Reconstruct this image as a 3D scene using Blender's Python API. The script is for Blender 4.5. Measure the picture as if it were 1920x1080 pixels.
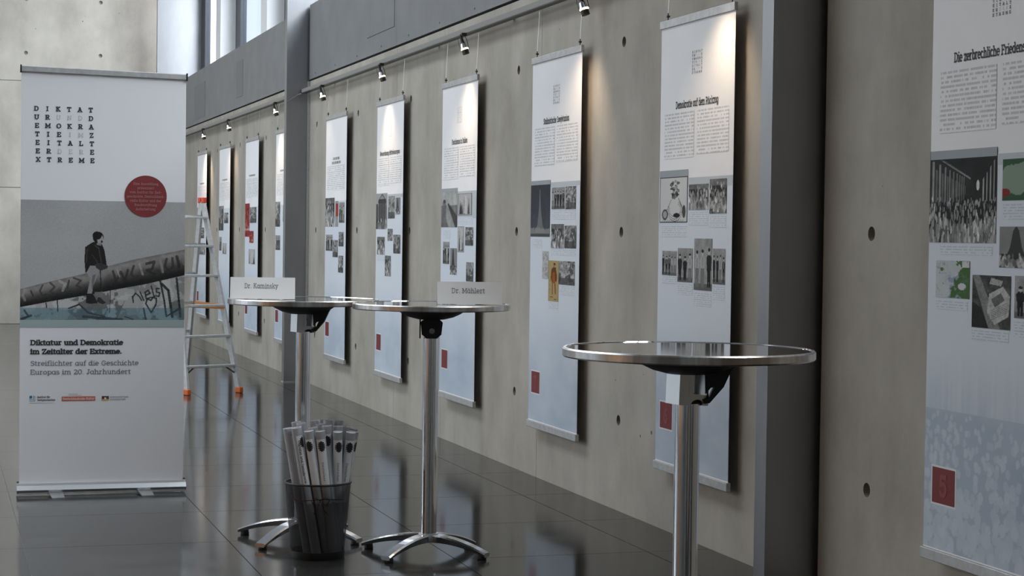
import bpy, bmesh, math, random
import numpy as np
from mathutils import Vector, Matrix

S = bpy.context.scene
for o in list(bpy.data.objects): bpy.data.objects.remove(o)
COL = S.collection

# ------------------------------------------------------------------ camera
EYE = 1.42
f_px = 3550.0
roll, pitch, yaw = 0.0137, math.atan(98 / f_px), math.radians(17.05)
f0 = Vector((math.sin(yaw), math.cos(yaw), 0)); r0 = Vector((math.cos(yaw), -math.sin(yaw), 0)); u0 = Vector((0, 0, 1))
fw = f0 * math.cos(pitch) - u0 * math.sin(pitch); up = u0 * math.cos(pitch) + f0 * math.sin(pitch)
rt = r0 * math.cos(roll) + up * math.sin(roll); up = up * math.cos(roll) - r0 * math.sin(roll)
cam_d = bpy.data.cameras.new('camera'); cam = bpy.data.objects.new('camera', cam_d); COL.objects.link(cam)
rot = Matrix((rt, up, -fw)).transposed()
cam.matrix_world = Matrix.Translation((0, 0, EYE)) @ rot.to_4x4()
cam_d.sensor_width = 36; cam_d.lens = f_px / 1920 * 36; cam_d.clip_start = .05; cam_d.clip_end = 300
S.camera = cam

# ------------------------------------------------------------------ world, daylight, exposure
SKY = 1.3
w = bpy.data.worlds.new('overcast_sky'); S.world = w; w.use_nodes = True
wb = w.node_tree.nodes['Background']; wb.inputs[0].default_value = (.78, .86, 1, 1); wb.inputs[1].default_value = SKY
S.view_settings.view_transform = 'Standard'; S.view_settings.look = 'None'
S.view_settings.gamma = 1; S.view_settings.exposure = 0; S.view_settings.use_curve_mapping = False

WR = 3.41            # right wall plane
def area(name, loc, rot, sx, sy, power, col):
    l = bpy.data.lights.new(name, 'AREA'); l.shape = 'RECTANGLE'; l.size = sx; l.size_y = sy
    l.energy = power; l.color = col
    o = bpy.data.objects.new(name, l); o.location = loc; o.rotation_euler = rot; COL.objects.link(o); return o
DAY = (.91, .955, 1)
# daylight standing outside the clerestory on the right and the tall glazing on the left
area('daylight_clerestory', (7.0, 18.5, 9.6), (0, math.radians(50), 0), 5.0, 36, 13500, (.95, .96, 1))
area('daylight_left', (-8.0, 17.5, 4.0), (0, math.radians(-90), 0), 5.2, 15, 500, (1, .94, .87))
area('daylight_rooflight', (-1.6, 18.0, 7.6), (0, 0, 0), 2.6, 18, 760, (1, .97, .96))

# ------------------------------------------------------------------ helpers
def lin(c): return tuple((x / 12.92 if x <= .04045 else ((x + .055) / 1.055) ** 2.4) for x in c)
def tag(o, label=None, cat=None, group=None, kind=None):
    if label: o['label'] = label
    if cat: o['category'] = cat
    if group: o['group'] = group
    if kind: o['kind'] = kind
    return o
def empty(name, loc=(0, 0, 0), rz=0, parent=None):
    o = bpy.data.objects.new(name, None); o.location = loc; o.rotation_euler = (0, 0, rz); o.empty_display_size = .05
    COL.objects.link(o)
    if parent: o.parent = parent
    return o
class MB:
    def __init__(s): s.v = []; s.f = []; s.sm = []
    def add(s, vs, fs, smooth=False):
        n = len(s.v); s.v += [tuple(p) for p in vs]; s.f += [tuple(n + i for i in q) for q in fs]; s.sm += [smooth] * len(fs); return s
    def box(s, x0, x1, y0, y1, z0, z1):
        return s.add([(x0,y0,z0),(x1,y0,z0),(x1,y1,z0),(x0,y1,z0),(x0,y0,z1),(x1,y0,z1),(x1,y1,z1),(x0,y1,z1)],
            [(0,3,2,1),(4,5,6,7),(0,1,5,4),(1,2,6,5),(2,3,7,6),(3,0,4,7)])
    def lathe(s, prof, n=32, c=(0, 0), close=True, rot=None):
        vs = []; fs = []
        for r, z in prof:
            for k in range(n):
                a = 2 * math.pi * k / n; vs.append(Vector((c[0] + r * math.cos(a), c[1] + r * math.sin(a), z)))
        for i in range(len(prof) - 1):
            for k in range(n):
                k2 = (k + 1) % n; fs.append((i*n+k, i*n+k2, (i+1)*n+k2, (i+1)*n+k))
        s.add(vs, fs, True)
        if close:
            m = len(s.v) - len(vs)
            for i in (0, len(prof) - 1):
                if prof[i][0] > 1e-5: s.f.append(tuple(m + i*n + k for k in range(n))); s.sm.append(False)
        return s
    def tube(s, pts, r, n=8, caps=True):
        pts = [Vector(p) for p in pts]; rs = r if isinstance(r, (list, tuple)) else [r] * len(pts)
        vs = []; fs = []; ref = None
        for i, p in enumerate(pts):
            t = (pts[min(i+1, len(pts)-1)] - pts[max(i-1, 0)]).normalized()
            if ref is None: ref = t.orthogonal().normalized()
            a = (ref - t * ref.dot(t)).normalized(); ref = a; b = t.cross(a)
            for k in range(n):
                q = 2 * math.pi * k / n; vs.append(p + (a * math.cos(q) + b * math.sin(q)) * rs[i])
        for i in range(len(pts) - 1):
            for k in range(n):
                k2 = (k+1) % n; fs.append((i*n+k, i*n+k2, (i+1)*n+k2, (i+1)*n+k))
        s.add(vs, fs, True); m = len(s.v) - len(vs)
        if caps:
            s.f.append(tuple(m + k for k in reversed(range(n)))); s.f.append(tuple(m + (len(pts)-1)*n + k for k in range(n))); s.sm += [False, False]
        return s
    def bar(s, a, b, w, t, upv=(0, 0, 1)):      # rectangular bar a->b, width w, thickness t along upv-ish
        a = Vector(a); b = Vector(b); d = (b - a).normalized(); u = Vector(upv); u = (u - d * u.dot(d)).normalized(); q = d.cross(u)
        vs = [p + q * i * w / 2 + u * j * t / 2 for p in (a, b) for i, j in ((-1,-1),(1,-1),(1,1),(-1,1))]
        return s.add(vs, [(0,1,2,3),(7,6,5,4),(0,4,5,1),(1,5,6,2),(2,6,7,3),(3,7,4,0)])
    def prism(s, poly, y0, y1):                  # poly in xz
        n = len(poly)
        return s.add([(x, y0, z) for x, z in poly] + [(x, y1, z) for x, z in poly],
            [tuple(range(n)), tuple(reversed(range(n, 2*n)))] + [(i, n+i, n+(i+1) % n, (i+1) % n) for i in range(n)])
    def mesh(s, name, mats, bevel=0):
        me = bpy.data.meshes.new(name); me.from_pydata(s.v, [], s.f); me.update()
        bm = bmesh.new(); bm.from_mesh(me)
        if bevel: bmesh.ops.bevel(bm, geom=[e for e in bm.edges if e.is_manifold and e.calc_face_angle(0) > .5], offset=bevel, segments=2, profile=.5, affect='EDGES')
        else: pass
        bmesh.ops.recalc_face_normals(bm, faces=bm.faces); bm.to_mesh(me); bm.free()
        if not bevel and len(s.sm) == len(me.polygons): me.polygons.foreach_set('use_smooth', s.sm)
        if not bevel and any(s.sm): me.set_sharp_from_angle(angle=math.radians(28))
        for m in (mats if isinstance(mats, list) else [mats]): me.materials.append(m)
        return me
    def build(s, name, mat, parent=None, bevel=0, loc=(0, 0, 0), rz=0):
        o = bpy.data.objects.new(name, s.mesh(name, mat, bevel)); COL.objects.link(o); o.location = loc; o.rotation_euler = (0, 0, rz)
        if parent: o.parent = parent
        return o

def P(name, col, rough=.5, metal=0, spec=.5, **k):
    m = bpy.data.materials.new(name); m.use_nodes = True; b = m.node_tree.nodes['Principled BSDF']
    b.inputs['Base Color'].default_value = (*col, 1); b.inputs['Roughness'].default_value = rough; b.inputs['Metallic'].default_value = metal
    b.inputs['Specular IOR Level'].default_value = spec
    for kk, v in k.items(): b.inputs[kk.replace('_', ' ')].default_value = v
    return m
def noisy(m, col_a, col_b, scale, stretch=(1, 1, 1), detail=6, bump=0, rnd=0, rough=None, lo=.35, hi=.65, bscale=None):
    nt = m.node_tree; b = nt.nodes['Principled BSDF']; tc = nt.nodes.new('ShaderNodeTexCoord')
    ge = nt.nodes.new('ShaderNodeNewGeometry'); mp = nt.nodes.new('ShaderNodeMapping'); mp.inputs['Scale'].default_value = stretch
    nt.links.new(ge.outputs['Position'], mp.inputs[0])
    n = nt.nodes.new('ShaderNodeTexNoise'); n.inputs['Scale'].default_value = scale; n.inputs['Detail'].default_value = detail; n.inputs['Roughness'].default_value = .6
    nt.links.new(mp.outputs[0], n.inputs[0])
    r = nt.nodes.new('ShaderNodeValToRGB'); r.color_ramp.elements[0].position = lo; r.color_ramp.elements[1].position = hi
    r.color_ramp.elements[0].color = (*col_a, 1); r.color_ramp.elements[1].color = (*col_b, 1)
    nt.links.new(n.outputs[0], r.inputs[0]); out = r.outputs[0]
    if rnd:
        oi = nt.nodes.new('ShaderNodeObjectInfo'); mr = nt.nodes.new('ShaderNodeMapRange'); mr.inputs[3].default_value = 1 - rnd; mr.inputs[4].default_value = 1 + rnd
        nt.links.new(oi.outputs['Random'], mr.inputs[0]); vm = nt.nodes.new('ShaderNodeVectorMath'); vm.operation = 'SCALE'
        nt.links.new(out, vm.inputs[0]); nt.links.new(mr.outputs[0], vm.inputs['Scale']); out = vm.outputs[0]
    nt.links.new(out, b.inputs['Base Color'])
    if rough:
        mr = nt.nodes.new('ShaderNodeMapRange'); mr.inputs[3].default_value, mr.inputs[4].default_value = rough
        nt.links.new(n.outputs[0], mr.inputs[0]); nt.links.new(mr.outputs[0], b.inputs['Roughness'])
    if bump:
        n2 = nt.nodes.new('ShaderNodeTexNoise'); n2.inputs['Scale'].default_value = bscale or scale * 6; n2.inputs['Detail'].default_value = 4
        nt.links.new(ge.outputs['Position'], n2.inputs[0])
        bp = nt.nodes.new('ShaderNodeBump'); bp.inputs['Strength'].default_value = bump; bp.inputs['Distance'].default_value = .002
        nt.links.new(n2.outputs[0], bp.inputs['Height']); nt.links.new(bp.outputs[0], b.inputs['Normal'])
    return m

M = {}
M['concrete'] = noisy(P('fair_faced_concrete', (.4,.39,.36), .75, spec=.3), (.325,.303,.266), (.475,.446,.40), 2.2, (1, 1, .7), 12, bump=.35, rnd=.03, lo=.3, hi=.7, bscale=40)
def pits(m):
    nt = m.node_tree; b = nt.nodes['Principled BSDF']; src = b.inputs['Base Color'].links[0].from_socket
    ge = nt.nodes.new('ShaderNodeNewGeometry'); vo = nt.nodes.new('ShaderNodeTexVoronoi'); vo.inputs['Scale'].default_value = 7; nt.links.new(ge.outputs['Position'], vo.inputs['Vector'])
    nz = nt.nodes.new('ShaderNodeTexNoise'); nz.inputs['Scale'].default_value = 2.2; nt.links.new(ge.outputs['Position'], nz.inputs[0])
    th = nt.nodes.new('ShaderNodeMapRange'); th.inputs[1].default_value = .45; th.inputs[2].default_value = .75; th.inputs[3].default_value = .0; th.inputs[4].default_value = .075; nt.links.new(nz.outputs[0], th.inputs[0])
    lt = nt.nodes.new('ShaderNodeMath'); lt.operation = 'LESS_THAN'; nt.links.new(vo.outputs['Distance'], lt.inputs[0]); nt.links.new(th.outputs[0], lt.inputs[1])
    # vertical formwork streaks
    mp = nt.nodes.new('ShaderNodeMapping'); mp.inputs['Scale'].default_value = (9, 9, .25); nt.links.new(ge.outputs['Position'], mp.inputs[0])
    n3 = nt.nodes.new('ShaderNodeTexNoise'); n3.inputs['Scale'].default_value = 1.3; n3.inputs['Detail'].default_value = 5; nt.links.new(mp.outputs[0], n3.inputs[0])
    sr = nt.nodes.new('ShaderNodeMapRange'); sr.inputs[1].default_value = .3; sr.inputs[2].default_value = .7; sr.inputs[3].default_value = .98; sr.inputs[4].default_value = 1.02; nt.links.new(n3.outputs[0], sr.inputs[0])
    sc = nt.nodes.new('ShaderNodeVectorMath'); sc.operation = 'SCALE'; nt.links.new(src, sc.inputs[0]); nt.links.new(sr.outputs[0], sc.inputs['Scale'])
    mx = nt.nodes.new('ShaderNodeMix'); mx.data_type = 'RGBA'; nt.links.new(lt.outputs[0], mx.inputs[0]); nt.links.new(sc.outputs[0], mx.inputs[6]); mx.inputs[7].default_value = (.12,.11,.1,1)
    nt.links.new(mx.outputs[2], b.inputs['Base Color'])
pits(M['concrete'])
M['hole'] = P('shaded_hole_concrete', (.24,.225,.205), .9)  # hole sides: concrete with the recess shade put into its colour
M['rail'] = P('grey_rail_paint', (.25,.245,.235), .5)
M['flap'] = P('flap_paint', (.165,.17,.175), .55)
M['joint'] = P('dark_joint', (.035,.034,.032), .9)
M['panel'] = noisy(P('grey_metal_cladding', (.2,.205,.215), .55), (.185,.19,.197), (.215,.22,.228), 3, (1,1,1), 4)
M['column'] = noisy(P('satin_metal_column', (.34,.345,.36),   .36, .92), (.33,.335,.35), (.37,.375,.39), 4, (1,1,.3), 4)
M['tile'] = noisy(P('dark_stone_tile', (.05,.05,.048), .1, spec=.23), (.024,.024,.023), (.042,.041,.039), 5, (1,1,1), 8, bump=.02, rnd=.10, rough=(.07,.15), bscale=3)
M['tile'].node_tree.nodes['Principled BSDF'].inputs['IOR'].default_value = 1.40
M['grout'] = P('grout', (.27,.26,.25), .6)
M['ceiling'] = P('ceiling_paint', (.55,.56,.57), .8)
M['plaster'] = noisy(P('grey_plaster', (.3,.3,.29), .8), (.27,.27,.26), (.33,.33,.32), 1.5)
M['frame'] = P('dark_window_frame', (.02,.024,.035), .4)
M['pier'] = P('pale_pier_paint', (.78,.79,.81), .5)
M['alu'] = P('satin_aluminium', (.62,.63,.64), .33, 1)
M['alu_matt'] = noisy(P('matt_aluminium', (.5,.5,.5), .5, .6), (.46,.46,.46), (.56,.56,.56), 30)
M['chrome'] = P('chrome', (.86,.87,.88), .08, 1)
M['chrome_pole'] = P('polished_pole', (.84,.85,.87), .09, 1)
M['black'] = P('black_plastic', (.012,.012,.013), .45)
M['fabric'] = noisy(P('banner_fabric', (.84,.84,.86), .75, spec=.2), (.86,.86,.885), (.91,.91,.93), 1.6, (1,1,1), 3)
M['fabric'].node_tree.nodes['Principled BSDF'].inputs['Specular IOR Level'].default_value = .15
M['rollup_white'] = P('rollup_print_white', (.76,.765,.79), .6, spec=.3)
M['ink'] = P('black_ink', (.03,.03,.035), .7)
M['ink_mid'] = P('dark_grey_ink', (.13,.13,.14), .7)
M['ink_light'] = P('light_grey_ink', (.46,.47,.5), .7)
M['red'] = P('dark_red_print', (.19,.022,.024), .6)
M['red_number'] = P('faded_number_ink', (.26,.06,.06), .7)
M['pink'] = P('pale_red_ink', (.42,.20,.20), .7)
M['white_print'] = P('white_print', (.78,.78,.8), .7)
M['strip'] = P('grey_green_strip', (.33,.41,.41), .7)
M['band'] = P('pale_grey_band', (.52,.56,.60), .7)
M['band_dark'] = P('grey_band', (.34,.37,.40), .7)
M['orange_logo'] = P('orange_red_print', (.56,.13,.07), .6)
M['blue_logo'] = P('blue_print', (.02,.16,.34), .6)
M['teal_logo'] = P('pale_teal_print', (.33,.48,.52), .6)
M['yellow'] = P('yellow_print', (.6,.45,.1), .6)
M['card'] = P('white_card', (.88,.875,.86), .7)
M['orange'] = P('orange_plastic', (.62,.13,.025), .45)
M['red_plastic'] = P('red_orange_plastic', (.6,.06,.02), .45)
M['strap'] = P('orange_strap', (.55,.24,.08), .7)
M['paper'] = noisy(P('rolled_paper', (.8,.8,.82), .6), (.76,.76,.78), (.86,.86,.88), 12)
M['sleeve'] = P('grey_sleeve', (.50,.505,.53), .35)
M['label_paper'] = P('label_paper', (.93,.93,.94), .7)
M['string'] = P('red_string', (.16,.035,.02), .8)
M['tabletop'] = P('steel_tabletop', (.70,.70,.70), .055, 1)
M['table_edge'] = noisy(P('reflection_streaked_edge', (.72,.70,.67), .28, 1), (.45,.40,.36), (.88,.88,.88), 9, (1,1,.2), 5, lo=.4, hi=.62)  # streaks of reflection on the steel edge, put into its colour
M['lamp'] = P('lamp_glow', (1,.9,.7), .5, Emission_Color=(1,.80,.52,1), Emission_Strength=5)
M['dark_metal'] = P('dark_metal', (.06,.06,.055), .4, .6)
M['outside'] = P('outside_paving', (.35,.36,.37), .9)
# clear glazing: mostly transmits, a little mirror
def glass(name):
    m = bpy.data.materials.new(name); m.use_nodes = True; nt = m.node_tree; nt.nodes.clear()
    o = nt.nodes.new('ShaderNodeOutputMaterial'); t = nt.nodes.new('ShaderNodeBsdfTransparent'); t.inputs[0].default_value = (.92,.95,.96,1)
    g = nt.nodes.new('ShaderNodeBsdfGlossy'); g.inputs['Roughness'].default_value = .02; x = nt.nodes.new('ShaderNodeMixShader'); x.inputs[0].default_value = .08
    nt.links.new(t.outputs[0], x.inputs[1]); nt.links.new(g.outputs[0], x.inputs[2]); nt.links.new(x.outputs[0], o.inputs[0]); return m
M['glass'] = glass('window_glass')
def meshmat():
    m = bpy.data.materials.new('black_wire_mesh'); m.use_nodes = True; nt = m.node_tree; b = nt.nodes['Principled BSDF']
    b.inputs['Base Color'].default_value = (.012,.012,.013,1); b.inputs['Roughness'].default_value = .4
    o = nt.nodes['Material Output']; t = nt.nodes.new('ShaderNodeBsdfTransparent'); x = nt.nodes.new('ShaderNodeMixShader'); x.inputs[0].default_value = .66
    nt.links.new(t.outputs[0], x.inputs[1]); nt.links.new(b.outputs[0], x.inputs[2]); nt.links.new(x.outputs[0], o.inputs[0]); return m
M['mesh'] = meshmat()
def photomat():
    m = P('printed_photograph', (.5,.5,.5), .7, spec=.2); nt = m.node_tree; a = nt.nodes.new('ShaderNodeVertexColor'); a.layer_name = 'ink'
    nt.links.new(a.outputs[0], nt.nodes['Principled BSDF'].inputs['Base Color']); return m
M['photo'] = photomat()
# body copy: rows of word-like dashes, in object coordinates (x across, z up)
def textmat(name, row=.0165, dark=(.50,.505,.53), paper=(.89,.89,.91), fill=.5):
    m = P(name, paper, .75, spec=.15); nt = m.node_tree; L = nt.links; b = nt.nodes['Principled BSDF']
    def mth(op, a, c=None):
        n = nt.nodes.new('ShaderNodeMath'); n.operation = op
        for i, v in enumerate((a, c)):
            if v is None: continue
            if isinstance(v, (int, float)): n.inputs[i].default_value = v
            else: L.new(v, n.inputs[i])
        return n.outputs[0]
    tc = nt.nodes.new('ShaderNodeTexCoord'); sp = nt.nodes.new('ShaderNodeSeparateXYZ'); L.new(tc.outputs['Object'], sp.inputs[0])
    zz = mth('MULTIPLY', sp.outputs[2], -1 / row); rowi = mth('FLOOR', zz); fr = mth('FRACT', zz)
    inrow = mth('LESS_THAN', fr, fill)
    cb = nt.nodes.new('ShaderNodeCombineXYZ'); L.new(mth('MULTIPLY', sp.outputs[0], 55), cb.inputs[0]); L.new(mth('MULTIPLY', rowi, 7.31), cb.inputs[1])
    n = nt.nodes.new('ShaderNodeTexNoise'); n.inputs['Scale'].default_value = 1; n.inputs['Detail'].default_value = 0; L.new(cb.outputs[0], n.inputs[0])
    word = mth('GREATER_THAN', n.outputs[0], .40)
    cb2 = nt.nodes.new('ShaderNodeCombineXYZ'); L.new(mth('MULTIPLY', sp.outputs[0], 420), cb2.inputs[0]); L.new(mth('MULTIPLY', rowi, 3.7), cb2.inputs[1])
    n2 = nt.nodes.new('ShaderNodeTexNoise'); n2.inputs['Scale'].default_value = 1; n2.inputs['Detail'].default_value = 1; L.new(cb2.outputs[0], n2.inputs[0])
    let = nt.nodes.new('ShaderNodeMapRange'); let.inputs[1].default_value = .35; let.inputs[2].default_value = .6; let.inputs[3].default_value = .35; let.inputs[4].default_value = 1; L.new(n2.outputs[0], let.inputs[0])
    fac = mth('MULTIPLY', mth('MULTIPLY', inrow, word), let.outputs[0])
    mx = nt.nodes.new('ShaderNodeMix'); mx.data_type = 'RGBA'; L.new(fac, mx.inputs[0]); mx.inputs[6].default_value = (*paper, 1); mx.inputs[7].default_value = (*dark, 1)
    L.new(mx.outputs[2], b.inputs['Base Color']); return m
M['body'] = textmat('body_copy', row=.0163)
M['caption'] = textmat('caption_copy', row=.0095, dark=(.50,.53,.58), paper=(.69,.74,.81), fill=.45)
M['tiny_title'] = textmat('tiny_title', row=.03, dark=(.06,.06,.07), fill=.75)

# ------------------------------------------------------------------ stroke lettering with slab serifs
def arc(cx, cy, rx, ry, a0, a1, n=8):
    return [(cx + rx * math.cos(math.radians(a0 + (a1 - a0) * i / n)), cy + ry * math.sin(math.radians(a0 + (a1 - a0) * i / n))) for i in range(n + 1)]
def G():
    g = {}
    def add(c, wd, *pl): g[c] = (wd, [list(p) for p in pl])
    s = lambda x, y, h=1.1: [(x - h, y), (x + h, y)]
    add('A', 6.4, [(1,0),(3.2,7),(5.4,0)], [(1.7,2.4),(4.7,2.4)], s(1,0), s(5.4,0), [(2,7),(3.2,7)])
    add('B', 6, [(1.2,0),(1.2,7)], [(.3,7),(3.4,7)]+arc(3.4,5.3,1.6,1.7,90,-90)+[(1.2,3.6)], [(3.4,3.6)]+arc(3.4,1.8,2,1.8,90,-90)+[(.3,0)])
    add('D', 6.6, [(1.2,0),(1.2,7)], [(.3,7),(3,7)]+arc(3,3.5,2.8,3.5,90,-90)+[(.3,0)])
    add('E', 5.8, [(1.2,0),(1.2,7)], [(.3,7),(5,7),(5,5.6)], [(1.2,3.6),(4,3.6)], [(.3,0),(5.2,0),(5.2,1.4)])
    add('F', 5.6, [(1.2,0),(1.2,7)], [(.3,7),(5,7),(5,5.6)], [(1.2,3.6),(4,3.6)], s(1.3,0))
    add('G', 6.8, [(5.6,5.3)]+arc(3.4,3.5,2.6,3.5,50,340,12)+[(5.6,3.2),(3.8,3.2)])
    add('I', 3.2, [(1.6,0),(1.6,7)], s(1.6,0), s(1.6,7))
    add('J', 4.6, [(3.2,7),(3.2,2)]+arc(1.9,2,1.3,2,0,-150), s(3.2,7))
    add('K', 6.6, [(1.3,0),(1.3,7)], [(5.2,7),(1.3,3)], [(2.6,4.2),(5.4,0)], s(1.3,0), s(1.3,7), s(5,7,.9), s(5.5,0,.9))
    add('L', 5.4, [(1.4,7),(1.4,0)], s(1.4,7), [(.3,0),(5,0),(5,1.7)])
    add('M', 8, [(1.3,0),(1.3,7),(4,1.8),(6.7,7),(6.7,0)], s(1.3,0), s(6.7,0), [(.4,7),(1.3,7)], [(6.7,7),(7.6,7)])
    add('N', 6.8, [(1.3,0),(1.3,7),(5.4,0),(5.4,7)], s(1.3,0), [(.4,7),(1.3,7)], s(5.4,7))
    add('O', 7, arc(3.5,3.5,2.8,3.5,0,360,18))
    add('P', 6, [(1.2,0),(1.2,7)], [(.3,7),(3.2,7)]+arc(3.2,5.1,1.9,1.9,90,-90)+[(1.2,3.2)], s(1.3,0))
    add('R', 6.4, [(1.2,0),(1.2,7)], [(.3,7),(3.2,7)]+arc(3.2,5.2,1.8,1.8,90,-90)+[(1.2,3.4)], [(3.2,3.4),(5.2,0),(6.1,0)], s(1.3,0))
    add('S', 5.6, [(4.8,5.8)]+arc(2.9,5.2,1.9,1.8,40,200,8)+[(2.9,3.6)]+arc(2.8,1.8,2.1,1.8,60,-150,8))
    add('T', 6.2, [(3.1,0),(3.1,7)], [(.6,5.5),(.6,7),(5.6,7),(5.6,5.5)], s(3.1,0,1.2))
    add('U', 6.8, [(1.3,7),(1.3,2.4)]+arc(3.4,2.4,2.1,2.4,180,360)+[(5.5,7)], s(1.3,7,1), s(5.5,7,1))
    add('X', 6.4, [(1,0),(5.3,7)], [(1,7),(5.3,0)], s(1,0,.9), s(5.4,0,.9), s(1,7,.9), s(5.4,7,.9))
    add('Z', 5.8, [(.9,5.6),(.9,7),(5,7),(.8,0),(5.1,0),(5.1,1.5)])
    bowl = lambda cx: arc(cx,2.5,1.9,2.5,0,360,14)
    add('a', 5.4, bowl(2.3), [(4.2,5),(4.2,0),(5,0)])
    add('b', 5.4, [(.3,7.4),(1.2,7.4),(1.2,0)], bowl(3.1))
    add('c', 4.8, arc(2.6,2.5,2,2.5,50,310,12))
    add('d', 5.6, bowl(2.3), [(3.2,7.4),(4.2,7.4),(4.2,0),(5.2,0)])
    add('e', 5, [(.7,2.6),(4.4,2.6)]+arc(2.5,2.5,1.95,2.5,5,310,12))
    add('f', 3.6, [(1.5,0),(1.5,5.8)]+arc(2.7,5.8,1.2,1.6,180,60,6), [(.2,5),(3,5)], s(1.5,0))
    add('g', 5.4, bowl(2.3), [(4.2,5),(4.2,-.6)]+arc(2.5,-.6,1.7,1.6,0,-150,7))
    add('h', 5.8, [(.3,7.4),(1.2,7.4),(1.2,0)], [(1.2,3)]+arc(2.9,3.1,1.6,1.9,160,0,7)+[(4.5,0)], s(1.2,0,.9), s(4.6,0,.9))
    add('i', 2.7, [(.4,5),(1.4,5),(1.4,0)], s(1.4,0), [(1.4,6.8),(1.4,7.3)])
    add('j', 2.8, [(.5,5),(1.6,5),(1.6,-1)]+arc(.6,-1,1,1.1,0,-90,4), [(1.6,6.8),(1.6,7.3)])
    add('k', 5.6, [(.3,7.4),(1.2,7.4),(1.2,0)], [(4.4,5),(1.2,2.2)], [(2.3,3.1),(4.6,0)], s(1.2,0,.9), s(4.5,5,.8), s(4.7,0,.8))
    add('l', 2.7, [(.4,7.4),(1.4,7.4),(1.4,0)], s(1.4,0))
    add('m', 8.6, [(.3,5),(1.2,5),(1.2,0)], [(1.2,3)]+arc(2.7,3.2,1.5,1.8,160,0,7)+[(4.2,0)], [(4.2,3)]+arc(5.8,3.2,1.5,1.8,160,0,7)+[(7.3,0)], s(1.2,0,.8), s(4.2,0,.8), s(7.4,0,.8))
    add('n', 5.8, [(.3,5),(1.2,5),(1.2,0)], [(1.2,3)]+arc(2.9,3.1,1.6,1.9,160,0,7)+[(4.5,0)], s(1.2,0,.9), s(4.6,0,.9))
    add('o', 5.2, bowl(2.5))
    add('p', 5.5, [(.3,5),(1.2,5),(1.2,-2.2)], bowl(3.1), s(1.2,-2.2,.9))
    add('r', 4.2, [(.4,5),(1.3,5),(1.3,0)], [(1.3,2.8)]+arc(3,3,1.6,2,165,70,5), s(1.4,0))
    add('s', 4.3, arc(2.1,3.75,1.4,1.25,30,240,7)+arc(2.1,1.3,1.6,1.3,70,-150,7))
    add('t', 3.7, [(1.4,6.6),(1.4,1.2)]+arc(2.5,1.2,1.1,1.2,180,290,5), [(.2,5),(3,5)])
    add('u', 5.6, [(.3,5),(1.2,5),(1.2,1.9)]+arc(2.7,1.9,1.5,1.9,180,360,7)+[(4.2,5)], [(3.4,5),(4.2,5),(4.2,0),(5.1,0)])
    add('v', 5, [(.8,5),(2.5,0),(4.2,5)], s(.9,5,.8), s(4.2,5,.8))
    add('w', 7.4, [(.8,5),(2.2,0),(3.7,4.6),(5.2,0),(6.6,5)], s(.9,5,.8), s(6.5,5,.8))
    add('x', 5, [(.8,5),(4.2,0)], [(.8,0),(4.2,5)], s(.9,0,.7), s(4.1,0,.7), s(.9,5,.7), s(4.1,5,.7))
    add('y', 5, [(.8,5),(2.5,.4)], [(4.2,5),(1.9,-2),(.9,-2)], s(.9,5,.8), s(4.2,5,.8))
    add('z', 4.6, [(.7,4.2),(.7,5),(4,5),(.6,0),(4,0),(4,.9)])
    add('0', 5.4, arc(2.7,3.5,2.1,3.5,0,360,16))
    add('1', 4.4, [(.9,5.6),(2.3,7),(2.3,0)], s(2.3,0,1.3))
    add('2', 5.4, arc(2.6,5,1.9,2,160,-20,8)+[(.7,0),(4.7,0),(4.7,1.3)])
    add('5', 5.4, [(4.5,7),(1.2,7),(1,3.9)]+arc(2.6,2.2,2.1,2.2,110,-150,9))
    add('6', 5.4, [(4.2,6.9)]+arc(4.2,3,3.4,3.9,95,180,6)+arc(2.7,2.1,1.9,2.1,180,-180,12))
    add('7', 5.2, [(.7,5.7),(.7,7),(4.6,7),(2,0)])
    add('8', 5.4, arc(2.7,5.3,1.7,1.7,0,360,12), arc(2.7,1.8,2.1,1.8,0,360,12))
    add('9', 5.4, arc(2.7,4.9,1.9,2.1,0,360,12), [(4.6,4.9)]+arc(1.2,4,3.4,3.9,0,-85,6))
    add('.', 2, [(1,.1),(1,.5)]); add(',', 2, [(1.1,.5),(.7,-1)]); add('-', 4, [(.7,2.6),(3.3,2.6)]); add(' ', 2.7)
    for a, b in (('ä','a'),('ü','u'),('ö','o')):
        g[a] = (g[b][0], g[b][1] + [[(1.5,6.5),(1.5,6.95)], [(3.4,6.5),(3.4,6.95)]])
    return g
GL = G()
def letters(txt, cap, weight=1.0, track=0.25, width=None, xs=1.0, align='l', center_lines=False, lead=1.5):
    """list of (u, v) quads for the text; u to the right, v up, baseline of first line at 0"""
    sc = cap / 7.0; quads = []
    for li, line in enumerate(txt.split('\n')):
        adv = sum(GL[c][0] + track for c in line); sx = sc * xs if width is None else width / adv
        off = 0 if align == 'l' else (-adv * sx / 2 if align == 'c' else -adv * sx)
        x = 0
        for c in line:
            wd, pls = GL[c]
            for pl in pls:
                for (ax, ay), (bx, by) in zip(pl[:-1], pl[1:]):
                    dx, dy = bx - ax, by - ay; L = math.hypot(dx, dy)
                    if L < 1e-6: continue
                    ux, uy = dx / L, dy / L; e = weight * .42; hw = weight / 2
                    p0 = (ax - ux*e, ay - uy*e); p1 = (bx + ux*e, by + uy*e); nx, ny = -uy*hw, ux*hw
                    q = [(p0[0]+nx, p0[1]+ny), (p0[0]-nx, p0[1]-ny), (p1[0]-nx, p1[1]-ny), (p1[0]+nx, p1[1]+ny)]
                    quads.append([(off + (x + a) * sx, b * sc - li * cap * lead) for a, b in q])
            x += wd + track
    return quads
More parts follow.
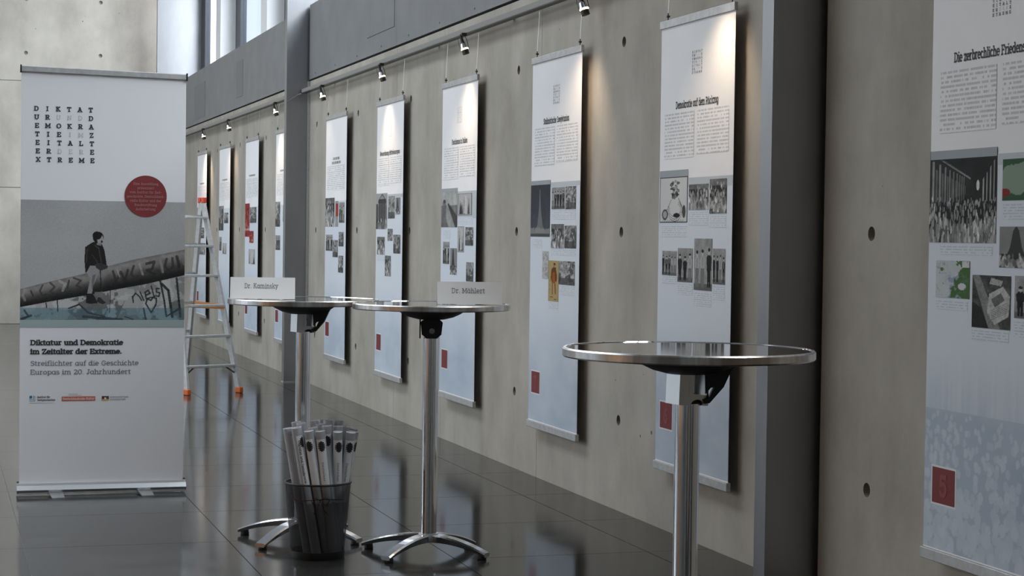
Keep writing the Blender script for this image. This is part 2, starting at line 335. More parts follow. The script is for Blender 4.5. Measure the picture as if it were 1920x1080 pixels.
def flat(parent, name, quads, mat, x, y, z, label=None):       # print lying in the xz plane, facing -y
    mb = MB()
    for i, q in enumerate(quads): mb.add([(a, -(i % 50) * 1.2e-5, b) for a, b in q], [(0, 1, 2, 3)])
    o = mb.build(name, mat, parent, loc=(x, y, z))
    if label: o['label'] = label
    return o
def text(parent, name, txt, x, y, z, cap, mat, label=None, **k): return flat(parent, name, letters(txt, cap, **k), mat, x, y, z, label)
def rect(parent, name, x0, x1, z0, z1, y, mat, label=None):     # origin at top-left so that body copy rows start there
    return flat(parent, name, [[(0, z0 - z1), (x1 - x0, z0 - z1), (x1 - x0, 0), (0, 0)]], mat, x0, y, z1, label)

# ------------------------------------------------------------------ painted photographs (vertex colours on a fine sheet)
class Pic:
    def __init__(s, h, w, seed=0, base=.6):
        s.h, s.w = h, w; s.rng = np.random.RandomState(seed); s.a = np.ones((h, w, 3)) * np.array(base)
        s.Y, s.X = np.meshgrid((np.arange(h) + .5) / h, (np.arange(w) + .5) / w, indexing='ij')
    def noise(s, n, m=None):
        m = m or n; g = s.rng.rand(n + 2, m + 2); y = s.Y * n; x = s.X * m
        iy = y.astype(int); ix = x.astype(int); fy = y - iy; fx = x - ix; fy = fy*fy*(3-2*fy); fx = fx*fx*(3-2*fx)
        return g[iy, ix]*(1-fy)*(1-fx) + g[iy+1, ix]*fy*(1-fx) + g[iy, ix+1]*(1-fy)*fx + g[iy+1, ix+1]*fy*fx
    def fbm(s, n, m=None, o=4):
        m = m or n; r = 0; t = 0
        for k in range(o): r = r + s.noise(min(n << k, s.h*2), min(m << k, s.w*2)) * .6**k; t += .6**k
        return r / t
    def fill(s, mask, c, al=1.0):
        c = np.array(c if isinstance(c, (tuple, list, np.ndarray)) else (c, c, c)); m = (mask.astype(float) * al)[..., None]; s.a = s.a * (1 - m) + c * m
    def poly(s, pts, c, al=1.0):
        m = np.zeros((s.h, s.w), bool); n = len(pts)
        for i in range(n):
            x0, y0 = pts[i]; x1, y1 = pts[(i+1) % n]
            if y0 == y1: continue
            cond = ((s.Y < y0) != (s.Y < y1)) & (s.X < (x1-x0) * (s.Y-y0) / (y1-y0) + x0); m ^= cond
        if c is not None: s.fill(m, c, al)
        return m
    def ell(s, cx, cy, rx, ry, c, al=1.0): m = ((s.X-cx)/rx)**2 + ((s.Y-cy)/ry)**2 < 1; s.fill(m, c, al); return m
    def line(s, pts, wd, c, al=1.0):
        asp = s.w / s.h
        for (ax, ay), (bx, by) in zip(pts[:-1], pts[1:]):
            dx, dy = (bx-ax)*asp, by-ay; L = dx*dx+dy*dy+1e-12; t = np.clip((((s.X-ax)*asp)*dx + (s.Y-ay)*dy)/L, 0, 1)
            d = np.hypot((s.X-ax)*asp - t*dx, s.Y-ay-t*dy); s.fill(d < wd/2, c, al)
    def mul(s, m): s.a *= m[..., None]
    def grain(s, k=.06): s.a += (s.rng.rand(s.h, s.w, 1) - .5) * k * 2
    def sheet(s, parent, name, x0, x1, z0, z1, y, label=None, mat=None):
        h, w = s.h, s.w; a = np.clip(s.a, .02, 1); a = np.where(a <= .04045, a/12.92, ((a+.055)/1.055)**2.4) * .88
        xs = np.linspace(0, x1-x0, w); zs = np.linspace(0, z0-z1, h); Z, X = np.meshgrid(zs, xs, indexing='ij')
        co = np.stack([X, np.zeros_like(X), Z], -1).reshape(-1, 3)
        i = np.arange(h*w).reshape(h, w); f = np.stack([i[1:, :-1], i[1:, 1:], i[:-1, 1:], i[:-1, :-1]], -1).reshape(-1, 4)
        me = bpy.data.meshes.new(name); me.vertices.add(h*w); me.vertices.foreach_set('co', co.ravel().astype(np.float32))
        nf = len(f); me.loops.add(nf*4); me.polygons.add(nf); me.loops.foreach_set('vertex_index', f.ravel().astype(np.int32))
        me.polygons.foreach_set('loop_start', (np.arange(nf)*4).astype(np.int32)); me.polygons.foreach_set('loop_total', np.full(nf, 4, np.int32))
        me.update(); ca = me.color_attributes.new('ink', 'FLOAT_COLOR', 'POINT')
        ca.data.foreach_set('color', np.concatenate([a.reshape(-1, 3), np.ones((h*w, 1))], 1).ravel().astype(np.float32))
        me.materials.append(mat or M['photo']); o = bpy.data.objects.new(name, me); COL.objects.link(o); o.parent = parent; o.location = (x0, y, z1)
        if label: o['label'] = label
        return o

def speckle(p, y0, n, seed, tall=2.2, size=.012, br=(.35,.9)):
    r = np.random.RandomState(seed)
    for i in range(n):
        x, y = r.rand(), y0 + (1-y0) * r.rand()**.8; k = size * (.5 + 1.2 * (y-y0) / (1-y0) + .3*r.rand())
        p.ell(x, y, k, k*tall*p.w/p.h, br[0] + (br[1]-br[0])*r.rand(), .85)
def pic(kind, h, w, seed=1):
    p = Pic(h, w, seed)
    if kind == 'hall':
        p.a[:] = .16; vx, vy = .73, .42
        p.poly([(0,.05),(vx-.05,.36),(vx-.05,.48),(0,.62)], .2)
        for k in range(9):
            x = (vx-.06) * (1 - .82**(k*.9+.3)) ; t = x/(vx-.05); top = .10 + .26*t; bot = .66-.16*t; wv = .028*(1-t)+.006
            p.poly([(x,top),(x+wv,top),(x+wv,bot),(x,bot)], .62 - .2*t); p.poly([(x+wv*1.6,top+.09),(x+wv*2.6,top+.1),(x+wv*2.6,bot-.06),(x+wv*1.6,bot-.06)], .42)
        p.line([(0,.02),(.62,.32)], .012, .6); p.line([(0,.0),(.62,.31)], .006, .45)
        for k in range(4): x = .8+.05*k; p.poly([(x,.33-.06*k),(x+.018,.31-.06*k),(x+.018,.62),(x,.6)], .68)
        p.ell(vx,.39,.022,.055,.9); p.fill((p.Y < .12), .2, .6)
        p.fill(p.Y > .56, .14, .8); speckle(p, .52, 420, 4, 2.4, .010); p.mul(.75 + .5*p.fbm(8))
    elif kind == 'crowd':
        p.a[:] = .2; p.fill(p.Y < .2, .45); speckle(p, .12, 150, seed, 1.5, .03); p.mul(.6 + .8*p.fbm(6))
    elif kind == 'people':
        p.a[:] = .62; p.mul(.8 + .4*p.fbm(4)); r = np.random.RandomState(seed); n = 3 + seed % 3
        p.fill(p.Y > .86, .42)
        for k in range(n):
            x = (k + .5) / n + .04*(r.rand()-.5); c = .12 if r.rand() > .35 else .7; t = .18 + .1*r.rand(); wv = .42/n
            p.poly([(x-wv,t+.16),(x-wv*.5,t+.1),(x+wv*.5,t+.1),(x+wv,t+.16),(x+wv*.8,.62),(x-wv*.8,.62)], c)
            p.poly([(x-wv*.7,.58),(x+wv*.7,.58),(x+wv*.6,.94),(x+.01,.94),(x,.66),(x-.01,.94),(x-wv*.6,.94)], c*.7)
            p.ell(x, t+.05, wv*.42, .055, .75); p.ell(x, t+.005, wv*.46, .035, .15); p.line([(x,t+.13),(x,t+.3)], .01, .8 if c < .3 else .2)
        p.grain(.05)
    elif kind == 'map':
        p.a[:] = (.80,.83,.84); p.mul(.95 + .08*p.fbm(5)); n = p.fbm(4) - .5
        p.fill((p.X + n*.9 > .62), (.30,.45,.24)); p.fill((p.X + n > .5) & (p.X + n*.9 < .62) & (p.Y > .3), (.62,.66,.75))
        p.ell(.78,.68,.12,.09,(.84,.86,.86)); p.ell(.18,.24,.05,.05,(.32,.5,.3)); p.poly([(.78,.02),(.98,.02),(.98,.18),(.78,.18)], (.88,.88,.88))
        p.fill(np.abs(n) < .012, (.5,.55,.6), .6)
    elif kind == 'greenmap':
        p.a[:] = (.22,.36,.26); n = p.fbm(4) - .5; p.fill((np.hypot(p.X-.32, p.Y-.5) + n*.35) < .36, (.56,.64,.56)); p.ell(.95,.4,.14,.11,(.6,.16,.14)); p.ell(.05,.8,.09,.1,(.55,.16,.14))
        p.poly([(.4,.03),(1,.03),(1,.16),(.4,.16)], (.7,.74,.7)); p.poly([(.7,.75),(1,.75),(1,.9),(.7,.9)], (.75,.78,.75))
    elif kind == 'tower':
        p.a[:] = np.array([.28,.29,.33]) ; p.mul(.8 + .25*p.Y); p.mul(.85 + .3*p.fbm(3))
        p.poly([(.46,.16),(.49,.16),(.53,.5),(.62,.78),(.72,.92),(.26,.92),(.36,.78),(.43,.5)], .5, .85); p.fill((p.Y > .84 + .1*(p.fbm(9)-.5)), .6, .8); p.fill(p.Y > .94, .25, .8); p.grain(.05)
    elif kind == 'monument':
        p.a[:] = .6; p.mul(.85 + .2*p.fbm(3)); p.poly([(.38,.1),(.46,.0),(.54,.1),(.62,.5),(.72,.72),(.2,.72),(.3,.5)], .25); p.fill(p.Y > .66, .22); speckle(p, .66, 90, seed, 1.2, .03)
    elif kind == 'aerial':
        p.a[:] = .28; p.mul(.6 + .9*p.fbm(7))
        p.poly([(0,.0),(.2,.02),(.75,1),(.45,1)], .6, .8); p.poly([(.45,.35),(.8,.2),(.98,.38),(.95,.75),(.6,.92),(.4,.7)], .74); p.poly([(.5,.45),(.75,.32),(.85,.45),(.6,.6)], .42)
        for k in range(6): p.line([(.5,.66+.035*k),(.92,.5+.035*k)], .008, .35)
        p.poly([(.5,.05),(.8,.1),(.75,.2),(.45,.16)], .7); p.poly([(0,.5),(.25,.62),(.45,1),(0,1)], .15); p.mul(.8 + .4*p.fbm(16)); p.grain(.06)
    elif kind == 'cartoon':
        p.a[:] = .86; b = .022
        p.fill((p.X < b) | (p.X > 1-b) | (p.Y < b) | (p.Y > 1-b), .12)
        r = np.random.RandomState(5)
        for k in range(34):
            x, y = .55 + .14*(r.rand()-.5)*2, .1 + .36*r.rand(); p.ell(x, y, .025+.03*r.rand(), .012+.03*r.rand(), .1 + .5*r.rand(), .8)
        for k in range(3): p.line([(x, y) for x, y in arc(.56, .72, .26-.03*k, .25-.05*k, -60, 200, 14)], .012, .12)
        p.ell(.2,.82,.11,.12,.35); p.ell(.2,.82,.07,.08,.7); p.ell(.88,.76,.06,.14,.3); p.ell(.62,.84,.12,.05,.08); p.line([(.42,.5),(.3,.7),(.2,.75)], .014, .15); p.line([(.68,.46),(.8,.66),(.86,.7)], .014, .15)
        for k in range(10): x = .1+.08*k; p.line([(x,.97),(x+.05,.93)], .008, .2)
    elif kind == 'road':
        p.a[:] = .72; p.fill(p.Y > .38, .5); p.poly([(.15,1),(.36,.35),(.4,.35),(.85,1)], .66); p.poly([(.4,.35),(.46,.33),(1,.7),(1,1),(.9,1)], .28); p.poly([(.1,.3),(.28,.25),(.34,.8),(.5,1),(0,1)], .42, .7); p.ell(.2,.27,.08,.05,.3); p.mul(.8+.35*p.fbm(6)); p.grain(.05)
    elif kind == 'drawing':
        p.a[:] = .74; b = .04; p.fill((p.X < b) | (p.X > 1-b) | (p.Y < .02) | (p.Y > .98), .25); r = np.random.RandomState(seed)
        for k in range(8): x = r.rand()*.8+.1; p.poly([(x-.05,.95),(x,.15+.4*r.rand()),(x+.08,.95)], .15+.3*r.rand(), .8)
        p.poly([(.42,.9),(.5,.12),(.62,.12),(.7,.9)], .82, .9); p.grain(.06)
    elif kind == 'temple':
        p.a[:] = .55; p.fill(p.Y < .35, .66); p.poly([(.2,.2),(.55,.02),(.92,.2)], .22); p.poly([(.3,.17),(.55,.06),(.8,.17)], .6); p.poly([(.2,.2),(.92,.2),(.92,.28),(.2,.28)], .25); p.poly([(.22,.28),(.9,.28),(.9,.74),(.22,.74)], .18)
        for k in range(5): p.poly([(.26+.14*k,.28),(.31+.14*k,.28),(.31+.14*k,.74),(.26+.14*k,.74)], .5)
        p.fill(p.Y > .74, .25); speckle(p, .72, 60, 3, 1.2, .04); p.fill((p.X < .18) & (p.Y > .3), .2, .7); p.grain(.05)
    elif kind == 'soldier':
        p.a[:] = (.72,.64,.45); p.ell(.58,.1,.10,.035,(.1,.09,.08)); p.ell(.57,.13,.07,.03,(.6,.45,.3)); p.poly([(.3,.22),(.5,.16),(.72,.17),(.85,.4),(.8,.52),(.6,.5),(.45,.6),(.25,.45)], (.42,.24,.1)); p.poly([(.38,.3),(.62,.28),(.7,.55),(.4,.55)], (.66,.34,.08))
        p.poly([(.36,.55),(.48,.55),(.46,.82),(.36,.84)], (.6,.42,.2)); p.poly([(.58,.52),(.7,.52),(.76,.8),(.66,.82)], (.55,.36,.16)); p.line([(.2,.4),(.12,.8)], .01, (.15,.12,.1)); p.line([(.1,.88),(.6,.9)], .012, (.35,.25,.15)); p.line([(.3,.93),(.8,.94)], .01, (.35,.25,.15))
    elif kind == 'redposter':
        p.a[:] = (.60,.20,.19); p.fill(p.fbm(7, 4) > .56, (.72,.42,.38)); p.fill((p.Y > .75) & (p.Y < .8), (.78,.7,.66)); p.fill((p.fbm(12,6) > .62), (.42,.1,.1))
    elif kind == 'colour':
        p.a[:] = .62; p.fill((p.Y > .1) & (p.Y < .6) & (p.X > .2), (.66,.24,.16)); p.mul(.8+.4*p.fbm(5))
    elif kind == 'scene':
        p.a[:] = .58; n = p.fbm(5, 4); p.fill(n > .5, .3, .8); p.fill(p.fbm(9) > .6, .78, .8); p.fill(p.Y > .7, .24, .6); p.mul(.75 + .5*p.fbm(10)); p.grain(.06)
    elif kind == 'paper':
        p.a[:] = .78; n = p.fbm(18, 5); p.fill(n > .55, .6, .7)
    return p

# ------------------------------------------------------------------ floor
fl = MB().box(-7, 3.9, -6, 29.3, -.30, -.006).build('floor', M['grout']); fl['kind'] = 'structure'
tw, tl = .9, .95
tile_me = {}
def tile(x0, x1, y0, y1):
    k = (round(x1-x0, 3), round(y1-y0, 3))
    if k not in tile_me: tile_me[k] = MB().box(.002, k[0]-.002, .002, k[1]-.002, -.02, 0).mesh('floor_tile', M['tile'], 0)
    o = bpy.data.objects.new('floor_tile', tile_me[k]); COL.objects.link(o); o.location = (x0, y0, 0); o.parent = fl
xe = [-1.4, -.5, .4, 1.31, 2.2, 3.1, 3.41]
for i in range(len(xe) - 1):
    y = (8.65 - tl * 5) if i < 4 else (8.92 - tl * 5)
    while y < 29.2: tile(xe[i], xe[i+1], y, min(y + tl, 29.25)); y += tl
far = MB(); y = -6
while y < 29.2:
    x = -7
    while x < -1.41:
        far.box(x + .002, min(x + .933, -1.4) - .002, y + .002, min(y + .95, 29.25) - .002, -.02, 0); x += .933
    y += .95
y = -6
while y < 3.85:
    for i in range(len(xe) - 1): far.box(xe[i] + .002, xe[i+1] - .002, y + .002, min(y + .95, 3.9) - .002, -.02, 0)
    y += .95
o = far.build('tile_field', M['tile'], fl); o['kind'] = 'stuff'

# ------------------------------------------------------------------ right wall: concrete panels with tie holes, metal cladding, clerestory
COLS = [-3.92, 6.91, 17.74, 28.55]
wr = MB().box(WR + .10, WR + .42, -6, 29.3, -.3, 3.55).build('wall_right', M['joint']); wr['kind'] = 'structure'
def concrete_panel(a, b, z0, z1, holes, parent, plane='x', pos=WR, th=.1, r=.028, flip=1):
    """slab with real conical tie holes; (a,b) horizontal range, holes = [(h, z)]"""
    mb = MB(); hs = [h for h in holes if a + .05 < h[0] < b - .05 and z0 + .05 < h[1] < z1 - .05]; q = r * 1.35
    ys = sorted({a, b, *[round(h[0]+s*q, 4) for h in hs for s in (-1, 1)]}); zs = sorted({z0, z1, *[round(h[1]+s*q, 4) for h in hs for s in (-1, 1)]})
    T = (lambda u, v, d: (pos + d, u, v)) if plane == 'x' else (lambda u, v, d: (u, pos + d, v))
    mats = []
    for i in range(len(ys)-1):
        for j in range(len(zs)-1):
            u0, u1, v0, v1 = ys[i], ys[i+1], zs[j], zs[j+1]; hh = [h for h in hs if u0 < h[0] < u1 and v0 < h[1] < v1 and u1-u0 < 2.2*q]
            if not hh: mb.add([T(u0,v0,0),T(u1,v0,0),T(u1,v1,0),T(u0,v1,0)], [(0,1,2,3)]); mats.append(0); continue
            cu, cv = (u0+u1)/2, (v0+v1)/2; n = 16; rings = [[], [], [], []]
            for k in range(n):
                t = 2*math.pi*(k+.5)/n; c, s_ = math.cos(t), math.sin(t); m = 1/max(abs(c), abs(s_))
                rings[0].append(T(cu+c*m*(u1-u0)/2, cv+s_*m*(v1-v0)/2, 0)); rings[1].append(T(cu+c*r, cv+s_*r, 0)); rings[2].append(T(cu+c*r*.72, cv+s_*r*.72, .035)); rings[3].append(T(cu, cv, .037))
            vs = sum(rings, []); fs = []
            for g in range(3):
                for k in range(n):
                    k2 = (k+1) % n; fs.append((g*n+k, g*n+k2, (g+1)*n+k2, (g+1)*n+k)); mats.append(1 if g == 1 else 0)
            # square corners
            mb.add(vs, fs)
            for k in (1, 5, 9, 13):
                cn = [(u1,v1),(u0,v1),(u0,v0),(u1,v0)][(k-1)//4]
                mb.add([rings[0][k], T(*cn, 0), rings[0][(k+1) % n]], [(0,1,2)]); mats.append(0)
    mb.add([T(a,z0,0),T(b,z0,0),T(b,z1,0),T(a,z1,0),T(a,z0,th),T(b,z0,th),T(b,z1,th),T(a,z1,th)], [(0,1,5,4),(1,2,6,5),(2,3,7,6),(3,0,4,7)]); mats += [0]*4
    me = bpy.data.meshes.new('concrete_panel'); me.from_pydata(mb.v, [], mb.f); me.update()
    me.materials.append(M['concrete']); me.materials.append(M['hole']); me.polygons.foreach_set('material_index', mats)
    o = bpy.data.objects.new('concrete_panel', me); COL.objects.link(o); o.parent = parent; return o
hy = [-1.0, .85, 2.7, 4.65, 6.475, 9.205, 11.04, 12.4, 13.75, 15.58, 17.36, 20.15, 21.93, 23.75, 25.55, 27.3]
HOLES = [(y, z) for y in hy for z in (.47, 1.446, 2.428)]
joints = [(-3.9, 1.2), (1.2, 4.2), (4.2, 6.88), (7.015, 10.587), (10.587, 12.79), (12.79, 14.2), (14.2, 17.70), (17.845, 20.9), (20.9, 23.1), (23.1, 26.1), (26.1, 28.53), (28.655, 29.25)]
for a, b in joints: concrete_panel(a + .002, b - .002, 0, 2.852, HOLES, wr)
# grey metal cladding above, standing just over a dark shadow gap
for a, b in [(-3.9,-.2),(-.2,3.4),(3.4,6.88),(7.015,10.6),(10.6,14.2),(14.2,17.70),(17.845,21.4),(21.4,25.0),(25.0,28.53),(28.655,29.25)]:
    pn = MB().box(WR - .012, WR + .09, a + .0015, b - .0015, 2.866, 3.567).build('metal_panel', M['panel'], wr)
for a, b, z0, z1 in [(14.26, 15.215, 3.02, 3.54), (21.70, 22.2, 2.98, 3.40), (24.85, 25.9, 2.92, 3.38)]:
    MB().box(WR - .0145, WR - .012, a, b, z0, z1).box(WR - .0148, WR - .012, a + .01, a + .014, z0, z1).build('access_flap', M['panel'] if a < 20 else M['flap'], wr)
mb = MB()
for a, b, z0, z1 in [(14.26, 15.215, 3.02, 3.54)]:
    for q in [(a-.004,a,z0,z1),(b,b+.004,z0,z1),(a,b,z0-.004,z0)]: mb.box(WR-.0135, WR-.012, q[0], q[1], q[2], q[3])
mb.build('flap_gap', M['joint'], wr)
mb = MB()
for y in [y0 * .9 + 7.5 for y0 in range(12)]: mb.box(WR - .0145, WR - .012, y - .006, y + .006, 2.90, 2.912)
mb.build('screw_head', M['dark_metal'], wr)['kind'] = 'stuff'
sill = MB().box(WR + .09, 3.98, -6, 29.3, 3.55, 3.565).build('trim_1', M['panel']); sill['kind'] = 'structure'
# pale corner profile beside the far column
t = MB().box(WR - .02, WR, 17.70, 17.735, 0, 2.85).build('trim_2', M['alu_matt']); t['kind'] = 'structure'

# tall columns standing proud of the wall and running up past the clerestory
labs = ['tall grey painted steel column standing behind the viewer end of the wall', 'wide dark grey column in the right foreground, right of the nearest bistro table', 'tall grey column rising behind the bistro table with the left name card', 'far end column beside the back wall, pale at its top above the roll-up banner']
for k, y in enumerate(COLS):
    c = empty('steel_column', (WR, y, 0)); tag(c, labs[k], 'column')
    MB().box(-.22, .46, 0, .105, .012, 7.2).build('shaft', M['column'], c, bevel=.0015)
    MB().box(-.225, .0, -.004, .11, 0, .012).build('base_plate', M['alu_matt'], c)

# clerestory bays between the columns
n = 0
piers = []
for c0 in COLS[:3] + [28.55]:
    for d in (3.70, 7.35):
        if c0 + d < 28: piers.append(c0 + d)
bays = []
edges = sorted([(-6, -6)] + [(c, c + .105) for c in COLS] + [(p, p + .42) for p in piers])
pr = MB()
for p in piers:
    o = MB().box(3.64, 3.98, p + .1, p + .52, 3.565, 7.2).build('trim_%d' % (3 + piers.index(p)), M['pier']); o['kind'] = 'structure'
ed = sorted([(c, c + .105) for c in COLS] + [(p + .1, p + .52) for p in piers])
for i in range(len(ed) - 1):
    a, b = ed[i][1], ed[i+1][0]; n += 1
    wdw = MB().box(3.84, 3.92, a, a + .06, 3.565, 7.2).box(3.84, 3.92, b - .42, b - .0, 3.565, 7.2).box(3.84, 3.92, a, b, 3.565, 3.60).box(3.84, 3.92, a, b, 7.12, 7.2).box(3.84, 3.92, a, b, 5.3, 5.36).build('window_%d' % n, M['frame'])
    wdw['kind'] = 'structure'
    MB().box(3.875, 3.885, a + .06, b - .42, 3.60, 5.30).build('pane', M['glass'], wdw); MB().box(3.875, 3.885, a + .06, b - .42, 5.36, 7.12).build('pane', M['glass'], wdw)

# ------------------------------------------------------------------ back wall, left wall, rear wall, ceiling, ground outside
bw = MB().box(-7, 4.2, 29.33, 29.6, -.3, 7.2).build('wall_back', M['joint']); bw['kind'] = 'structure'
bh = [(x, z) for x in (-6.2,-5.1,-4,-2.95,-1.85,-.75,.3,1.33,2.42) for z in (.5, 1.5, 2.55, 3.15, 4.05, 4.85, 6.0)]
for x0, x1 in [(-7,-4.6),(-4.6,-2.1),(-2.1,.45),(.45,3.41)]:
    for z0, z1 in [(0,2.04),(2.04,3.635),(3.635,5.4),(5.4,7.2)]: concrete_panel(x0 + .003, x1 - .003, z0 + .004, z1 - .004, bh, bw, 'y', 29.25, .08)
MB().box(3.41, 4.2, 29.25, 29.33, 0, 7.2).build('end_strip', M['pier'], bw)
wl = MB()
wl.box(-7.3, -7, -6, 8.5, -.3, 7.2).box(-7.3, -7, 8.5, 28.5, -.3, .25).box(-7.3, -7, 8.5, 28.5, 6.7, 7.2).box(-7.3, -7, 28.5, 29.6, -.3, 7.2)
o = wl.build('wall_left', M['plaster']); o['kind'] = 'structure'
for k in range(10):
    a = 8.5 + 2*k; n += 1
    fr = MB().box(-7.15,-7,a,a+.08,.25,6.7).box(-7.15,-7,a+1.92,a+2,.25,6.7).box(-7.15,-7,a,a+2,.25,.33).box(-7.15,-7,a,a+2,6.62,6.7).box(-7.15,-7,a,a+2,2.5,2.56).build('window_%d' % n, M['frame']); fr['kind'] = 'structure'
    MB().box(-7.09,-7.08,a+.08,a+1.92,.33,2.5).build('pane', M['glass'], fr); MB().box(-7.09,-7.08,a+.08,a+1.92,2.56,6.62).build('pane', M['glass'], fr)
M['wood'] = noisy(P('warm_wood', (.45,.22,.09), .5), (.40,.19,.075), (.55,.29,.13), 2.5, (1,1,.15), 5)
d = MB().box(-7, -6.93, 2.9, 3.0, 0, 2.75).box(-7, -6.93, 6.1, 6.2, 0, 2.75).box(-7, -6.93, 2.9, 6.2, 2.65, 2.75).build('added_door_1', M['wood']); d['kind'] = 'structure'  # unseen door, added so tables and poles reflect something orange
for y in (3.0, 4.55):
    lf = MB().box(-6.99, -6.94, y + .005, y + 1.545, .01, 2.64).build('added_door_leaf', M['wood'], d)
    MB().tube([(-6.94, (4.42 if y < 4 else 4.68), .95), (-6.89, (4.42 if y < 4 else 4.68), .95), (-6.89, (4.42 if y < 4 else 4.68), 1.35), (-6.94, (4.42 if y < 4 else 4.68), 1.35)], .012, 8).build('handle', M['alu'], lf)
area('added_warm_light', (-6.2, 4.55, 4.0), (0, math.radians(-25), 0), .5, 2.6, 70, (1, .72, .45))  # added warm light on the door, for the orange reflections
o = MB().box(-7.3, 4.2, -6.3, -6, -.3, 7.2).build('wall_front', M['plaster']); o['kind'] = 'structure'
o = MB().box(-7.3,-2.9,-6.3,29.6,7.2,7.5).box(-.3,4.2,-6.3,29.6,7.2,7.5).box(-2.9,-.3,-6.3,7,7.2,7.5).box(-2.9,-.3,27,29.6,7.2,7.5).build('ceiling', M['ceiling']); o['kind'] = 'structure'
n += 1
o = MB()
for y in range(7, 28, 2): o.box(-2.9, -.3, y - .03, y + .03, 7.3, 7.38)
o = o.build('window_%d' % n, M['frame']); o['kind'] = 'structure'
MB().box(-2.9,-.3,7,27,7.4,7.41).build('pane', M['glass'], o)
o = MB().box(-60, 60, -40, 90, -.7, -.5).build('ground', M['outside']); o['kind'] = 'structure'

# ------------------------------------------------------------------ picture rails and the cable that links them past the column
rail_lab = ['slim grey picture rail running above the large banners in the middle bay', 'slim grey picture rail in the far bay behind the tall grey column', 'slim grey picture rail on the wall stretch right of the foreground column']
for k, (a, b) in enumerate([(7.05, 17.69), (17.88, 28.5), (-3.8, 6.86)]):
    r = empty('picture_rail', (0, a, 2.74)); tag(r, rail_lab[k], 'rail', 'picture rails')
    MB().box(3.325, 3.362, 0, b - a, -.002, .032).build('channel', M['rail'], r); MB().box(3.322, 3.364, 0, b - a, -.010, -.002).build('lip', M['dark_metal'], r)
    y = .5
    while y < b - a: MB().box(3.345, WR, y - .012, y + .012, .006, .026).build('wall_bracket', M['dark_metal'], r); y += 1.8
for k, y in enumerate((6.91, 17.74)):
    o = MB().tube([(3.335, y - .06, 2.735), (3.30, y - .01, 2.725), (3.20, y - .008, 2.66), (3.184, y + .05, 2.655), (3.19, y + .115, 2.67), (3.335, y + .14, 2.735)], .003, 6).build('power_cable', M['alu'])
    tag(o, ['thin grey power cable looped round the foreground column high up', 'thin grey power cable looped round the tall column behind the left name card'][k], 'cable')

# ------------------------------------------------------------------ spotlights on the rail
def spot(y, z=2.735, power=40, aim=1.6):
    r = empty('spotlight', (3.30, y, z))
    MB().box(-.012, .02, -.014, .014, -.022, .0).build('rail_clip', M['dark_metal'], r)
    d = Vector((.27, -.14, -.95)).normalized()
    q = d.to_track_quat('-Z', 'Y').to_matrix().to_4x4()
    def put(o, p=r): o.parent = p; o.matrix_parent_inverse = Matrix(); o.matrix_local = Matrix.Translation((-.016, 0, -.022)) @ q; return o
    put(MB().lathe([(.009,0),(.011,-.045)], 12).lathe([(.004,.012),(.004,0)], 8).build('stem', M['dark_metal'], r))
    sh = put(MB().lathe([(.011,-.045),(.018,-.052),(.025,-.082)], 16, close=False).build('reflector', M['chrome'], r))
    put(MB().lathe([(.0235,-.084),(.0255,-.086),(.0255,-.091),(.0235,-.093)], 18).build('lamp_ring', M['lamp'], r))
    put(MB().lathe([(.0225,-.093),(.0225,-.122)], 16, close=False).lathe([(.0215,-.122),(.0215,-.093)], 16, close=False).build('louvre', M['dark_metal'], r))
    put(MB().tube([(.0,-.0,.0),(.0,.026,-.004),(.0,.03,-.03),(.0,.028,-.088)], .0022, 6).tube([(0,0,0),(0,-.024,-.01),(0,-.028,-.05),(0,-.026,-.088)], .0014, 6).build('bail', M['dark_metal'], r))
    l = bpy.data.lights.new('halogen', 'SPOT'); l.energy = power; l.color = (1, .76, .52); l.spot_size = math.radians(92); l.spot_blend = 1; l.shadow_soft_size = .05
    lo = bpy.data.objects.new('halogen', l); COL.objects.link(lo); lo.location = (3.16, y - .03, z - .165)
    lo.rotation_euler = Vector((.14, -aim * .6, -1)).to_track_quat('-Z', 'Y').to_euler()
    return r
SPOT = 16
spots = [(7.70, 8.1, 1.1, 'halogen spotlight on the rail above the banner numbered 6'), (9.56, 10.1, 1.1, 'halogen spotlight on the rail between the banners numbered 6 and 7'),
 (11.92, 12.25, 1.0, 'halogen spotlight above the banner with the pale road photograph'), (14.28, 14.15, 1.0, 'halogen spotlight above the banner left of the middle table, third left of the column numbered wall end'),
 (16.6, 16.3, .2, 'halogen spotlight nearest to the tall column, on its right side'), (19.0, 18.8, .8, 'halogen spotlight nearest to the tall column, on its left side'),
 (22.15, 22.7, 1.0, 'small halogen spotlight in the far bay, middle one left of the column'), (24.3, 24.7, 2.2, 'bright glowing halogen spotlight at the far left end, just right of the roll-up banner')]
spots[3] = (14.28, 14.15, 1.0, 'halogen spotlight second to the right of the tall column')
for y, t, k, lb in spots: tag(spot(y, power=SPOT * k, aim=y - t), lb, 'spotlight', 'rail spotlights')

